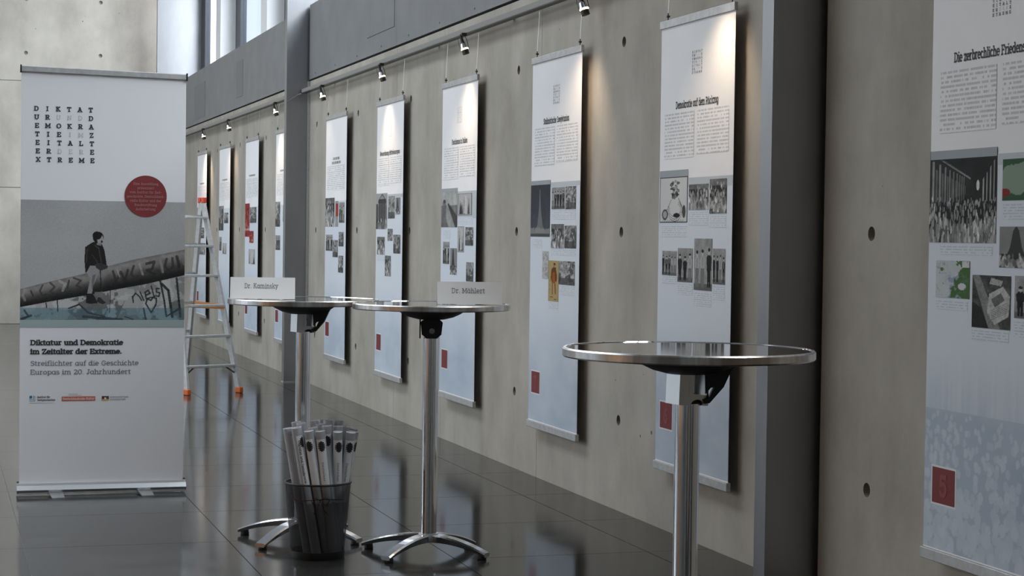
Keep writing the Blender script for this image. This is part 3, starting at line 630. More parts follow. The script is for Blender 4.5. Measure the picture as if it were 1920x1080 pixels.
# ------------------------------------------------------------------ hanging exhibition banners
def banner(key, yc, label, prints, far=False):
    b = empty('exhibition_banner', (3.356, yc, 0), math.radians(-90)); tag(b, label, 'banner', 'banners along the wall')
    nx, nz = 12, 30; mb = MB(); vs = []; z0, z1 = .340, 2.425
    for j in range(nz + 1):
        t = j / nz; z = z0 + (z1 - z0) * t
        pull = .003 * math.sin(math.pi * min(1, t * 1.0)) ** .6 + .004 * math.exp(-(t / .03) ** 2) * 0
        for i in range(nx + 1):
            u = -1 + 2 * i / nx; curl = 0 * max(0, (abs(u) - .86) / .14) ** 2 * math.exp(-((t - .10) / .12) ** 2) * (1 if u > 0 else .3)
            vs.append((u * (.4395 - pull * .4), curl, z))
    fs = [(j*(nx+1)+i, j*(nx+1)+i+1, (j+1)*(nx+1)+i+1, (j+1)*(nx+1)+i) for j in range(nz) for i in range(nx)]
    mb.add(vs, fs, True); m2 = len(vs); mb.add([(x, y + .0008, z) for x, y, z in vs], [tuple(reversed(q)) for q in fs], True)
    fab = mb.build('fabric', M['fabric'], b)
    MB().box(-.444, .444, -.009, .009, 2.42, 2.457).build('top_rail', M['alu_matt'], b, bevel=.002)
    MB().box(-.444, .444, -.011, .011, .305, .345).build('bottom_rail', M['alu_matt'], b, bevel=.003)
    for s in (-.36, .40):
        c = MB().lathe([(.003,2.457),(.003,2.47),(.009,2.472),(.009,2.48),(.003,2.482),(.003,2.492)], 8, c=(s, 0)).tube([(s-.016,0,2.476),(s+.016,0,2.476)], .004, 6).build('clip', M['dark_metal'], b)
        MB().tube([(s,0,2.49),(s,.012,2.738)], .0013, 5).build('cable', M['alu'], b)
    prints(fab)
    return b
Y1, Y2, Y3 = -.0012, -.0020, -.0028
def number(fab, digit):
    o = rect(fab, 'number_panel', -.389, -.221, .503, .641, Y1, M['white_print'])
    rect(fab, 'number_panel', -.381, -.229, .510, .634, Y2, M['red'], 'dark red panel')
    if digit: text(fab, 'number', digit, -.305, Y3, .540, .064, M['red_number'], weight=1.7, align='c')
RW = ["DIKTAT", "URUNDD", "EMOKRA", "TIEIMZ", "EITALT", "ERDERE", "XTREME"]
LITE = {(1,2),(1,3),(1,4),(3,3),(3,4),(5,2),(5,3),(5,4)}
def logo_grid(par, x0, z1, dx, dz, cap, y, shear=0, dark='ink_mid'):
    a = []; b = []
    for j, row in enumerate(RW):
        for i, ch in enumerate(row):
            lite = (j, i) in LITE; q = letters(ch, cap, weight=.75 if lite else 1.6, align='c', xs=1.12)
            ox, oz = x0 + i*dx + j*shear, z1 - j*dz; (b if lite else a).extend([[(u + ox, v + oz) for u, v in k] for k in q])
    flat(par, 'letter_grid', a, M[dark], 0, y, 0)['kind'] = 'stuff'; flat(par, 'letter_grid', b, M['ink_light'], 0, y, 0, 'pale grey letters of the grid')['kind'] = 'stuff'
def cols(fab, two=True, z1=2.008, z0=1.795):
    if two: rect(fab, 'text_column', -.378, -.015, z0 - .0, z1, Y1, M['body']); rect(fab, 'text_column', .022, .385, z0 + .012, z1, Y1, M['body'])
    else: rect(fab, 'text_column', -.378, .36, z0, z1, Y1, M['body'])
def watermark(fab, seed, kind='soft'):
    # printed blue-grey background picture, fading out upwards
    big = kind == 'crowd'; top, lo = 1.70, .350; p = Pic(420 if big else 100, 150 if big else 36, seed); q = (top - (top - lo) * p.Y)      # height of every point
    base = np.array([.895,.925,.965]); blue = np.array([.72,.775,.84]); fade = np.clip((1.02 - q) / .42, 0, 1)
    if big:
        st = p.noise(2, 60); m = np.where(q > .80, .25 + .55 * st, .6)
        p2 = Pic(p.h, p.w, seed + 1, 0); speckle(p2, .64, 420, seed + 2, 2.2, .014, (.5, .9)); low = q < .84; m = np.where(low, np.clip(1.0 - p2.a[..., 0] * .75, 0, 1), m)
        m = m * (.75 + .5 * p.fbm(10, 6)); fade = np.clip((1.05 - q) / .25, 0, 1)
    else: m = .3 + .8 * p.fbm(8, 3)
    f = np.clip(fade * m, 0, 1)[..., None]; p.a = base * (1 - f) + blue * f
    p.sheet(fab, 'background_print', -.4385, .4385, lo, top, Y1 * .5, 'blue-grey background picture')
def photo(fab, kind, box, res, seed=1, name='printed_photo', label=None):
    x0, z1, x1, z0 = box; x0 = max(x0, -.437); x1 = min(x1, .437)
    h = max(10, int((z1 - z0) * res)); w_ = max(8, int((x1 - x0) * res)); pic(kind, h, w_, seed).sheet(fab, name, x0, x1, z0, z1, Y2, label)
def cap(fab, x0, x1, z1, h=.04): rect(fab, 'caption', x0, x1, z1 - h, z1, Y1, M['caption'])

def p5(f):
    watermark(f, 11, 'crowd'); logo_grid(f, -.045, 2.262, .0205, .0158, .0085, Y1)
    text(f, 'title', 'Die zerbrechliche Friedensordnung', -.291, Y1, 2.037, .030, M['ink'], weight=1.15, width=.585)
    cols(f); rect(f, 'tinted_band', .0, .433, 1.675, 1.712, Y1, M['band'])
    photo(f, 'hall', (-.45,1.735,0,1.417), 480, label='dark printed photograph of a crowded hall'); photo(f, 'greenmap', (.035,1.692,.38,1.557), 330); photo(f, 'monument', (.024,1.472,.24,1.338), 400)
    photo(f, 'map', (-.383,1.355,-.159,1.227), 480, 3); photo(f, 'aerial', (-.14,1.31,.098,1.134), 480); photo(f, 'people', (.121,1.313,.37,1.176), 400, 4)
    rect(f, 'picture_band', -.433, .0, 1.705, 1.735, Y3, M['band_dark'])
    for q in [(-.36,-.02,1.405,.03),(-.38,-.17,1.215,.03),(-.14,.09,1.125,.035),(.04,.37,1.545,.05),(.12,.37,1.165,.05)]: cap(f, *q)
    number(f, '5')
def p6(f):
    watermark(f, 12); logo_grid(f, -.043, 2.274, .0215, .0158, .0085, Y1)
    text(f, 'title', 'Demokratie auf dem Rückzug', -.242, Y1, 2.030, .030, M['ink'], weight=1.15, width=.508); cols(f)
    rect(f, 'tinted_band', -.433, -.074, 1.706, 1.74, Y1, M['band_dark']); rect(f, 'tinted_band', -.074, .433, 1.655, 1.70, Y1, M['band']); pass
    photo(f, 'cartoon', (-.425,1.708,-.078,1.493), 400, label='black and white line drawing'); photo(f, 'crowd', (-.061,1.668,.171,1.55), 300, 3); photo(f, 'crowd', (.184,1.687,.377,1.532), 300, 8)
    photo(f, 'people', (-.383,1.358,-.201,1.242), 320, 5); photo(f, 'people', (-.186,1.373,-.003,1.215), 320, 3); photo(f, 'people', (.014,1.419,.224,1.183), 320, 6); photo(f, 'people', (.234,1.375,.372,1.216), 320, 7)
    for q in [(-.4,-.08,1.475,.05),(-.06,.17,1.54,.06),(.19,.37,1.52,.05),(-.38,-.2,1.235,.035),(-.18,0,1.205,.05),(.015,.22,1.17,.06),(.235,.37,1.205,.06)]: cap(f, *q)
    number(f, '6')
def p7(f):
    watermark(f, 13); logo_grid(f, -.043, 2.262, .0205, .0158, .0085, Y1, dark='ink_mid')
    text(f, 'title', 'Stalinistische Sowjetunion', -.222, Y1, 2.062, .030, M['ink'], weight=1.15, width=.46); cols(f, z1=2.042, z0=1.825)
    rect(f, 'tinted_band', -.07, .433, 1.70, 1.725, Y1, M['band'])
    photo(f, 'tower', (-.463,1.74,-.076,1.417), 330, label='dark printed photograph of a tower'); photo(f, 'people', (-.05,1.695,.183,1.573), 280, 2); photo(f, 'scene', (.196,1.696,.374,1.571), 280, 4)
    photo(f, 'crowd', (-.05,1.489,.174,1.353), 260, 5); photo(f, 'scene', (.187,1.48,.388,1.355), 260, 6); photo(f, 'soldier', (-.089,1.283,.094,1.053), 260, label='cream coloured picture of a figure in an orange tunic')
    photo(f, 'scene', (.097,1.283,.371,1.152), 260, 7); photo(f, 'paper', (-.204,1.335,-.094,1.177), 260)
    rect(f, 'picture_band', -.433, -.076, 1.715, 1.74, Y3, M['band_dark'])
    for q in [(-.05,.37,1.565,.05),(-.05,.38,1.345,.03),(.1,.37,1.145,.05),(-.08,.09,1.045,.04),(-.4,-.21,1.40,.05)]: cap(f, *q)
    number(f, '7')
def p8(f):
    watermark(f, 14); logo_grid(f, -.045, 2.262, .0205, .0158, .0085, Y1, dark='ink_light')
    text(f, 'title', 'Faschismus in Italien', -.182, Y1, 2.030, .030, M['ink'], weight=1.15, width=.385); cols(f)
    rect(f, 'tinted_band', -.433, -.02, 1.713, 1.735, Y1, M['band_dark']); rect(f, 'tinted_band', -.02, .433, 1.53, 1.71, Y1*.8, M['band'])
    photo(f, 'road', (-.466,1.713,-.02,1.472), 260); photo(f, 'drawing', (-.004,1.694,.335,1.551), 240, 2); photo(f, 'people', (-.379,1.373,-.213,1.222), 220, 4); photo(f, 'monument', (-.189,1.331,-.018,1.153), 220, 3)
    photo(f, 'drawing', (-.004,1.477,.153,1.307), 220, 5); photo(f, 'scene', (.184,1.472,.377,1.352), 220, 8); photo(f, 'scene', (.216,1.243,.389,1.118), 220, 9); cap(f, -.38, -.2, 1.45, .06); cap(f, .0, .36, 1.54, .05); number(f, None)
def p9(f):
    watermark(f, 15); logo_grid(f, -.045, 2.262, .0205, .0158, .0085, Y1, dark='ink_light')
    text(f, 'title', 'Neuordnung Mitteleuropas', -.33, Y1, 2.030, .030, M['ink'], weight=1.15, width=.66); cols(f)
    rect(f, 'tinted_band', -.05, .433, 1.70, 1.725, Y1, M['band'])
    photo(f, 'temple', (-.493,1.736,-.064,1.458), 220); photo(f, 'scene', (-.031,1.71,.189,1.539), 200, 2); photo(f, 'monument', (.212,1.696,.366,1.569), 200, 3); photo(f, 'crowd', (-.036,1.46,.13,1.368), 200, 4)
    photo(f, 'crowd', (-.391,1.397,-.131,1.258), 200, 5); photo(f, 'scene', (.157,1.416,.381,1.274), 200, 6); photo(f, 'crowd', (-.115,1.254,.079,1.095), 200, 7); cap(f, -.39, -.14, 1.245, .04); number(f, None)
def p10(f):
    watermark(f, 16); rect(f, 'title', -.13, .15, 2.058, 2.082, Y1, M['tiny_title']); rect(f, 'title', -.175, .2, 2.022, 2.046, Y1, M['tiny_title']); cols(f, False)
    photo(f, 'crowd', (-.492,1.731,-.04,1.478), 180, 2); photo(f, 'colour', (-.004,1.7,.126,1.478), 160, 3); photo(f, 'people', (.161,1.686,.381,1.511), 180, 3); photo(f, 'people', (-.399,1.407,-.109,1.265), 180, 4); photo(f, 'scene', (-.096,1.361,.122,1.213), 180, 5)
    photo(f, 'scene', (.155,1.432,.357,1.309), 180, 6); photo(f, 'scene', (.144,1.229,.352,1.083), 180, 7); number(f, None)
def generic(boxes, k):
    def g(f):
        watermark(f, 20 + k); rect(f, 'title', -.19, .22, 2.034, 2.052, Y1, M['tiny_title']); cols(f)
        for i, (kd, b) in enumerate(boxes): photo(f, kd, b, 150, i + k)
        number(f, None)
    return g
BAN = [
 ('5', 5.505, 'nearest banner at the right, with dark crowded hall photo and red panel numbered 5', p5),
 ('6', 8.10, 'banner numbered 6 with boxed line drawing, left of the foreground column', p6),
 ('7', 10.145, 'banner numbered 7 with dark tower photo and orange figure', p7),
 ('8', 12.187, 'banner with pale road photograph, behind the right name card', p8),
 ('9', 14.187, 'banner with dark columned building photo, above the gap between the two rear tables', p9),
 ('10', 16.21, 'unlit banner right next to the tall column, two-line heading', p10),
 ('f1', 18.78, 'banner half hidden behind the left side of the tall column', generic([('scene',(-.433,1.731,-.161,1.479)),('people',(-.416,1.392,-.147,1.243)),('scene',(.0,1.69,.38,1.53))], 1)),
 ('f2', 20.735, 'far bay banner with a large red printed poster at its left', generic([('redposter',(-.433,1.738,-.124,1.368)),('scene',(-.103,1.692,.332,1.522)),('redposter',(-.128,1.433,.16,1.302)),('drawing',(-.156,1.234,.257,1.069))], 3)),
 ('f3', 22.76, 'far bay banner just right of the stepladder top', generic([('scene',(-.433,1.732,-.056,1.436)),('scene',(0,1.648,.325,1.523)),('people',(-.40,1.358,-.199,1.191)),('drawing',(-.104,1.285,.191,1.153))], 6)),
 ('f4', 24.76, 'farthest banner, warm lit, behind the top of the stepladder', generic([('scene',(-.433,1.731,-.1,1.5)),('scene',(-.067,1.471,.266,1.333)),('crowd',(-.185,1.27,.38,1.12))], 9)),
]
for key, yc, lb, fn in BAN: banner(key, yc, lb, fn)

# ------------------------------------------------------------------ roll-up banner
ru = empty('rollup_banner', (.885, 10.40, 0)); tag(ru, 'free-standing white roll-up banner with man on cannon photo and red disc, at left', 'banner')
H0, H1 = .058, 2.250
gr = MB(); vs = []
for j in range(25):
    t = j / 24
    for i in range(9):
        u = -1 + i / 4; z = H0 + (H1 + .0 - H0) * t - .0075 * u * t
        vs.append((u * .4345, 0, z))
fs = [(j*9+i, j*9+i+1, (j+1)*9+i+1, (j+1)*9+i) for j in range(24) for i in range(8)]
gr.add(vs, fs, True); gr.add([(x, .0008, z) for x, y, z in vs], [tuple(reversed(q)) for q in fs], True)
sheet = gr.build('printed_sheet', M['rollup_white'], ru)
tb = MB().box(-.436, .436, -.009, .009, 0, .031).build('top_rail', M['alu_matt'], ru, bevel=.003, loc=(0, 0, 2.249)); tb.rotation_euler = (0, .0165, 0)
for s in (-1, 1):
    e = MB().box(-.0035, .0035, -.011, .011, -.005, .036).build('end_cap', M['black'], tb, loc=(s * .438, 0, 0))
cs = MB().prism([(-.05,.012),(.05,.012),(.055,.03),(.03,.052),(.006,.060),(-.006,.060),(-.035,.052),(-.055,.03)], -.447, .447)
cs.v = [(y, x, z) for x, y, z in cs.v]
case = cs.build('base_cassette', M['alu'], ru)
MB().box(-.44, .44, -.052, -.046, .006, .016).build('base_lip', M['alu_matt'], case)
for s in (-1, 1): MB().lathe([(.006,0),(.006,.006)], 10).build('end_screw', M['black'], case, loc=(s*.44, -.004, .066))
for x in (-.245, .222):
    MB().add([(-.04,-.03,.022),(.034,-.03,.022),(.034,-.05,.022),(-.04,-.05,.022),(-.026,-.185,.004),(.040,-.17,.004),(.034,-.15,.004),(-.03,-.16,.004),(-.04,-.03,.012),(.034,-.03,.012),(-.026,-.185,0),(.04,-.17,0)], [(0,1,5,4),(8,10,11,9),(0,4,10,8),(1,9,11,5),(4,5,11,10),(0,8,9,1)]).build('foot', M['alu'], ru, loc=(x, 0, 0))
MB().tube([(0,.03,.05),(0,.02,2.24)], .009, 8).build('support_pole', M['alu'], ru)
yp = -.0012
logo_grid(sheet, -.3555, 2.052, .0566, .0451, .0215, yp, shear=.0018, dark='ink')
# the photograph of the man on the gun barrel
pw, ph = 400, 292
p = Pic(ph, pw, 5, (.70,.70,.70)); p.mul(.97 + .05 * p.Y); p.mul(.96 + .07*p.fbm(3))
T = lambda pts: [((x - 98) / 792, (y - 35) / 582) for x, y in pts]
wallm = p.poly(T([(98,545),(250,522),(420,492),(540,468),(700,440),(890,392),(890,618),(98,618)]), (.70,.70,.69))
sub = Pic(ph, pw, 9); nz = sub.fbm(7, 9); p.fill(wallm & (nz > .56), .52, .7); p.fill(wallm & (nz < .40), .80, .7)
for pts, c in [([(300,540),(390,495),(560,480),(600,520),(560,618),(380,618),(330,580)], .40), ([(700,560),(860,520),(890,600),(890,618),(680,618)], .45)]: m = p.poly(T(pts), None); p.fill(m & (nz > .46), c, .8)
for pts, wd in [([(275,520),(278,575)],.010), ([(222,535),(224,556)],.010), ([(528,470),(526,580)],.006), ([(330,560),(380,540),(420,580),(500,600)],.014), ([(150,595),(105,612)],.02), ([(120,570),(140,600),(110,612)],.016),
    ([(400,600),(470,606),(585,614)],.022), ([(780,440),(810,470),(830,600)],.022), ([(770,425),(790,520),(800,590)],.016), ([(850,410),(862,520),(870,600)],.018), ([(690,560),(700,612)],.014), ([(600,600),(640,614)],.01), ([(870,560),(800,600),(860,560)],.010)]: p.line(T(pts), wd, .16, .85)
for pts in [[(635,500),(640,530)],[(636,505),(650,485),(668,500),(680,520)],[(672,478),(690,520)],[(700,495),(720,485),(712,470),(696,480),(702,512),(728,505)],[(726,450),(740,500),(750,498)],[(765,462),(750,462),(752,480),(768,482),(764,500),(750,498)]]: p.line(T(pts), .012, .2, .9)
p.line(T([(727,580),(700,535),(708,512),(725,520),(735,505),(752,510),(750,540),(727,580)]), .013, .18, .9)
top = [(98,468),(200,440),(400,392),(520,352),(650,318),(890,268)]; bot = [(890,395),(700,440),(540,470),(420,495),(250,525),(98,555)]
bm_ = p.poly(T(top + bot), None)
tx = np.interp(p.X, [(q[0]-98)/792 for q in top], [(q[1]-35)/582 for q in top]); bx = np.interp(p.X, [(q[0]-98)/792 for q in reversed(bot)], [(q[1]-35)/582 for q in reversed(bot)])
tt = np.clip((p.Y - tx) / (bx - tx), 0, 1); shade = np.interp(tt, [0,.12,.35,.6,.85,1], [.5,.58,.5,.30,.16,.13])
p.a = np.where(bm_[..., None], shade[..., None] * np.array([1, .97, .95]), p.a)
for pts, wd, c in [([(118,470),(112,500),(122,520)],.022,.6), ([(150,476),(160,500)],.014,.2), ([(205,448),(192,476),(204,500),(222,492)],.014,.22), ([(240,436),(262,456),(240,478),(262,494)],.015,.24), ([(285,428),(312,440),(300,474)],.022,.68),
    ([(330,424),(322,462)],.016,.22), ([(352,412),(386,424),(366,448),(390,462)],.016,.24), ([(540,378),(556,430),(578,380),(598,424),(612,372)],.020,.2), ([(560,372),(572,404)],.012,.66), ([(640,352),(628,392),(652,416),(664,400)],.020,.22), ([(668,344),(684,392)],.018,.66),
    ([(702,340),(740,330),(730,366),(704,372),(744,392)],.022,.2), ([(770,322),(782,380)],.020,.62), ([(800,316),(792,352),(812,372),(832,352),(828,312)],.022,.22), ([(850,304),(862,352)],.026,.18), ([(878,296),(884,340)],.018,.5)]:
    q = Pic(ph, pw, 1, 0.); q.line(T(pts), wd, 1.); p.fill((q.a[..., 0] > .5) & bm_, c, .72)
gn = p.fbm(24, 30, 2); p.mul(np.where(bm_, .88 + .26 * gn, 1))
p.line(T([(478,365),(482,430),(478,470)]), .008, .15, .9)
p.poly(T([(440,238),(462,232),(486,246),(498,275),(510,348),(480,362),(450,352),(430,372),(408,388),(403,330),(405,262)]), (.16,.145,.14))
p.line(T([(415,275),(412,335)]), .012, .28, .7); p.line(T([(470,262),(486,345)]), .008, .32, .8); p.line(T([(440,300),(462,330),(470,350)]), .010, .26, .7); p.line(T([(452,252),(470,268)]), .008, .4, .6)
p.poly(T([(430,352),(470,352),(474,378),(458,420),(444,455),(440,492),(416,492),(424,450),(430,410),(412,386)]), .60); p.poly(T([(440,400),(458,392),(446,450),(438,470)]), .45)
p.poly(T([(414,488),(444,488),(458,512),(466,534),(430,538),(410,532)]), .17); p.poly(T([(470,500),(486,512),(507,532),(490,540),(462,526)]), .22); p.poly(T([(450,480),(492,478),(494,505),(470,506)]), .5)
p.poly(T([(455,345),(475,338),(516,352),(512,364),(480,376),(458,362)]), .25); p.ell(*T([(468,214)])[0], 26/792, 28/582, (.12,.11,.11)); p.ell(*T([(478,224)])[0], 15/792, 22/582, .66); p.poly(T([(462,240),(484,240),(482,254),(460,250)]), .55); p.ell(*T([(485,234)])[0], 5/792, 7/582, .2); p.ell(*T([(462,205)])[0], 22/792, 20/582, (.13,.12,.12))
st = p.Y > (558-35)/582; p.a = np.where(st[..., None], p.a * np.array([.50,.58,.62]) + np.array([.16,.19,.20]), p.a)
p.grain(.035)
p.sheet(sheet, 'printed_photo', -.4345, .4345, .936, 1.577, yp, 'black and white print of a man sitting on a graffitied gun barrel')
rect(sheet, 'colour_strip', -.4345, .4345, .896, .936, yp, M['strip'], 'grey-green printed strip')
c_ = MB().add([(0,0,0)] + [(.1125*math.cos(math.radians(a)), 0, .1125*math.sin(math.radians(a))) for a in range(0, 360, 6)], [(0, i+1, (i+1) % 60 + 1) for i in range(60)]).build('red_disc', M['red'], sheet, loc=(.222, yp*2, 1.606))
c_['label'] = 'dark red printed disc'
for i, ln in enumerate(['Eine Ausstellung', 'präsentiert', 'vom Institut für Zeit-', 'geschichte, Deutschland-', 'radio Kultur und der', 'Bundesstiftung', 'Aufarbeitung']):
    text(sheet, 'disc_text', ln, .222, yp*3, 1.668 - .0228 * i, .0115, M['pink'], weight=.9, align='c', track=.5)
text(sheet, 'heading', 'Diktatur und Demokratie', -.379, yp, .803, .0235, M['ink'], weight=1.75, width=.487)
text(sheet, 'heading', 'im Zeitalter der Extreme.', -.379, yp, .755, .0235, M['ink'], weight=1.75, width=.480)
text(sheet, 'subheading', 'Streiflichter auf die Geschichte', -.379, yp, .692, .0235, M['ink_mid'], weight=.85, width=.571)
text(sheet, 'subheading', 'Europas im 20. Jahrhundert', -.379, yp, .645, .0235, M['ink_mid'], weight=.85, width=.531)
for dx, dz, mt in [(0,0,'blue_logo'),(.017,0,'teal_logo'),(0,-.016,'teal_logo'),(.017,-.016,'ink_light')]: rect(sheet, 'logo_square', -.382+dx, -.369+dx, .517+dz, .530+dz, yp, M[mt])
text(sheet, 'logo_text', 'Institut für', -.342, yp, .519, .0088, M['ink'], weight=1.3, width=.068); text(sheet, 'logo_text', 'Zeitgeschichte', -.342, yp, .503, .0088, M['ink'], weight=1.3, width=.095)
rect(sheet, 'logo_bar', -.382, -.247, .4905, .4925, yp, M['ink_light'])
rect(sheet, 'logo_plate', -.214, -.038, .500, .524, yp, M['orange_logo']); text(sheet, 'logo_text', 'Deutschlandradio Kultur', -.209, yp*2, .507, .010, M['white_print'], weight=1.1, width=.166)
rect(sheet, 'logo_bar', -.18, -.13, .536, .539, yp, M['ink_light']); rect(sheet, 'logo_bar', -.18, -.11, .529, .5315, yp, M['ink_light'])
rect(sheet, 'logo_plate', -.003, .034, .516, .524, yp, M['ink']); rect(sheet, 'logo_plate', -.003, .034, .508, .516, yp, M['red']); rect(sheet, 'logo_plate', -.003, .034, .500, .508, yp, M['yellow']); rect(sheet, 'logo_square', .010, .020, .507, .517, yp*2, M['white_print'])
text(sheet, 'logo_text', 'BUNDESSTIFTUNG', .041, yp, .515, .0068, M['ink_mid'], weight=.9, width=.098); text(sheet, 'logo_text', 'AUFARBEITUNG', .041, yp, .502, .0068, M['ink_mid'], weight=.9, width=.083)

# ------------------------------------------------------------------ stepladder
la = empty('stepladder', (2.177, 16.998, 0), math.atan2(.401, .916)); tag(la, 'aluminium double stepladder with orange feet, right of the roll-up banner', 'ladder')
TZ = 1.69
def sidepos(side, s, t):       # side -1 near section (towards -y), +1 far; s = -1/1 rail, t 0 foot..1 hinge
    return Vector((s * (.265 + (.150 - .265) * t), side * .45 * (1 - t) + side * .012, .0 + TZ * t))
for side in (-1, 1):
    for s in (-1, 1):
        nrm = Vector((0, TZ, .45 * side)).normalized()
        rail = MB().bar(sidepos(side, s, .025), sidepos(side, s, 1), .024, .062, nrm).build('side_rail', M['alu_rail'] if 'alu_rail' in M else M['alu_matt'], la, bevel=.003)
        ft = sidepos(side, s, 0); MB().box(-.019, .019, -.04, .04, 0, .052).build('rubber_foot', M['orange'], rail, bevel=.008, loc=(ft.x, ft.y * 1.0, 0))
        MB().box(-.017,.017,-.022,.022,-.015,.035).build('end_cap', M['red_plastic'], rail, bevel=.006, loc=(s*.150, side*.030, TZ))
for z in (.25, .51, .775, 1.04, 1.30, 1.555):
    t = z / TZ; a = sidepos(-1, -1, t); b_ = sidepos(-1, 1, t)
    MB().box(a.x - .004, b_.x + .004, a.y - .04, a.y + .035, z - .022, z).build('step', M['alu_step'] if 'alu_step' in M else M['alu_matt'], la, bevel=.003)
    a = sidepos(1, -1, t); b_ = sidepos(1, 1, t); MB().box(a.x, b_.x, a.y - .012, a.y + .012, z - .012, z + .012).build('rung', M['alu_matt'], la)
for s in (-1, 1):
    a = sidepos(-1, s, .10); b_ = sidepos(-1, s*.62, .142); MB().bar(a, (b_.x, b_.y, .235), .012, .004, (0,1,0)).build('step_brace', M['dark_metal'], la)
MB().bar(sidepos(-1, 1, .452), sidepos(1, 1, .46), .004, .024, (0,0,1)).build('spread_strap', M['strap'], la)
MB().bar(sidepos(-1, 1, .44) + Vector((0,-.03,0)), sidepos(-1, -1, .455) + Vector((0,-.03,0)), .006, .024, (0,0,1)).build('spread_strap', M['strap'], la)

# ------------------------------------------------------------------ bistro tables
TH = 1.115
def leg(mb, ang, L=.30):
    c, s = math.cos(ang), math.sin(ang); n = 10; vs = []; fs = []
    for i in range(n + 1):
        t = i / n; r = .02 + (L - .02) * t; zt = .092 - .062 * t ** 1.9; th = .036 - .018 * t; hw = .031 - .005 * t
        for a, b in ((-hw, zt - .006), (-hw * .75, zt), (hw * .75, zt), (hw, zt - .006), (hw * .8, zt - th), (-hw * .8, zt - th)): vs.append((r*c - a*s, r*s + a*c, b))
    for i in range(n):
        for k in range(6): k2 = (k+1) % 6; fs.append((i*6+k, i*6+k2, (i+1)*6+k2, (i+1)*6+k))
    fs += [tuple(range(6)), tuple(n*6 + k for k in reversed(range(6)))]
    mb.add(vs, fs); return mb
def bistro(loc, rz, label, legs_rel, head_rot=0):
    t = empty('bistro_table', (*loc, 0), rz); tag(t, label, 'table', 'standing bistro tables')
    top = MB().lathe([(0,TH-.002),(.338,TH-.002),(.340,TH),(.346,TH),(.350,TH-.004),(.350,TH-.022),(.346,TH-.026),(.30,TH-.026),(0,TH-.026)], 96, close=False)
    me = top.mesh('tabletop', [M['tabletop'], M['table_edge']]); 
    for pl in me.polygons:
        c = pl.center; r = math.hypot(c.x, c.y)
        pl.material_index = 1 if r > .339 else 0
    o = bpy.data.objects.new('tabletop', me); COL.objects.link(o); o.parent = t
    MB().lathe([(.148,TH-.026),(.150,TH-.032),(.13,TH-.046),(.10,TH-.060),(.06,TH-.070),(.0,TH-.072)], 48, close=False).build('mounting_dome', M['black'], t)
    hd = empty('pole_head', (0, 0, 0), head_rot, t)
    hz = TH - .070
    # aluminium head casting: left cheek, right cheek, back web, bottom block with half-round recess
    hb = MB().prism([(-.047,hz+.004),(-.016,hz),(-.020,hz-.087),(-.050,hz-.083)], -.035, .035)
    hb.prism([(.006,hz+.004),(.046,hz+.004),(.050,hz-.04),(.046,hz-.088),(.034,hz-.088),(.034,hz-.075)] , .022, .035)
    hb.prism([(-.016,hz),(.0,hz),(.0,hz-.05),(-.018,hz-.06)], -.035, .030)
    hb.prism([(.038,hz),(.046,hz),(.048,hz-.06),(.042,hz-.06)], -.032, .030)
    arcp = [(.010 + .022*math.cos(math.radians(a)), hz - .088 + .018*math.sin(math.radians(a))) for a in range(180, -1, -20)]
    hb.prism([(-.020,hz-.052),(.048,hz-.060),(.046,hz-.088)] + list(reversed(arcp)) + [(-.020,hz-.088)], -.034, .034)
    casting = hb.build('head_casting', M['alu'], hd); casting.parent = t; casting.rotation_euler = (0, 0, head_rot); bpy.data.objects.remove(hd)
    MB().lathe([(.004,0),(.004,.002)], 10).build('bolt', M['black'], casting, loc=(.024, .0195, hz - .028)).rotation_euler = (math.pi/2, 0, 0)
    MB().box(-.012, .032, -.020, .030, hz - .088, hz - .070).build('plug', M['black'], casting)
    lv = MB().prism([(.03,TH-.030),(.135,TH-.030),(.118,TH-.06),(.098,TH-.105),(.060,TH-.150),(.046,TH-.152),(.038,TH-.140),(.058,TH-.135),(.072,TH-.105),(.062,TH-.108),(.048,TH-.125),(.046,TH-.072),(.03,TH-.072)], -.018, .018).build('tilt_lever', M['black'], t)
    lv.rotation_euler = (0, 0, math.radians(-18))
    # fluted pole
    n = 72; prof = []
    for k in range(n):
        a = 2*math.pi*k/n; prof.append(.0350 * (1 - .06 * max(0, math.cos(4*a + .5)) ** 4))
    pv = []
    for z in (.085, hz - .082):
        for k in range(n): a = 2*math.pi*k/n; pv.append((prof[k]*math.cos(a), prof[k]*math.sin(a), z))
    MB().add(pv, [(k, (k+1) % n, n + (k+1) % n, n + k) for k in range(n)], True).build('pole', M['chrome_pole'], t)
    MB().lathe([(0,.06),(.045,.06),(.048,.075),(.044,.094),(0,.096)], 32, close=False).build('hub', M['alu'], t)
    for dx, dy in legs_rel:
        a = math.atan2(dy, dx); L = math.hypot(dx, dy) + .01
        lg = leg(MB(), a, L).build('leg', M['leg_metal'] if 'leg_metal' in M else M['chrome'], t, bevel=0)
        MB().lathe([(.019,0),(.021,.004),(.018,.022)], 14, c=((L-.025)*math.cos(a), (L-.025)*math.sin(a))).build('rubber_pad', M['black'], lg)
    return t
M['leg_metal'] = P('polished_cast_leg', (.78,.78,.80), .16, 1)
T1, T2, T3 = (1.650, 8.672), (2.118, 8.12), (2.006, 4.866)
lg2 = [(-.236,.215),(.232,.13),(-.232,-.18),(.205,-.195)]
bistro(T3, 0, 'nearest bistro table, its round steel top in front of the banner numbered 6', [(-.22,.20),(.22,.20),(-.22,-.2),(.22,-.2)], math.radians(10))
t2 = bistro(T2, 0, 'bistro table in the middle carrying the right name card', lg2, 0)
t1 = bistro(T1, 0, 'rear bistro table at left, behind the basket of paper rolls', [(-.25,.17),(.24,.2),(-.235,-.28),(.215,-.24)], math.radians(14))
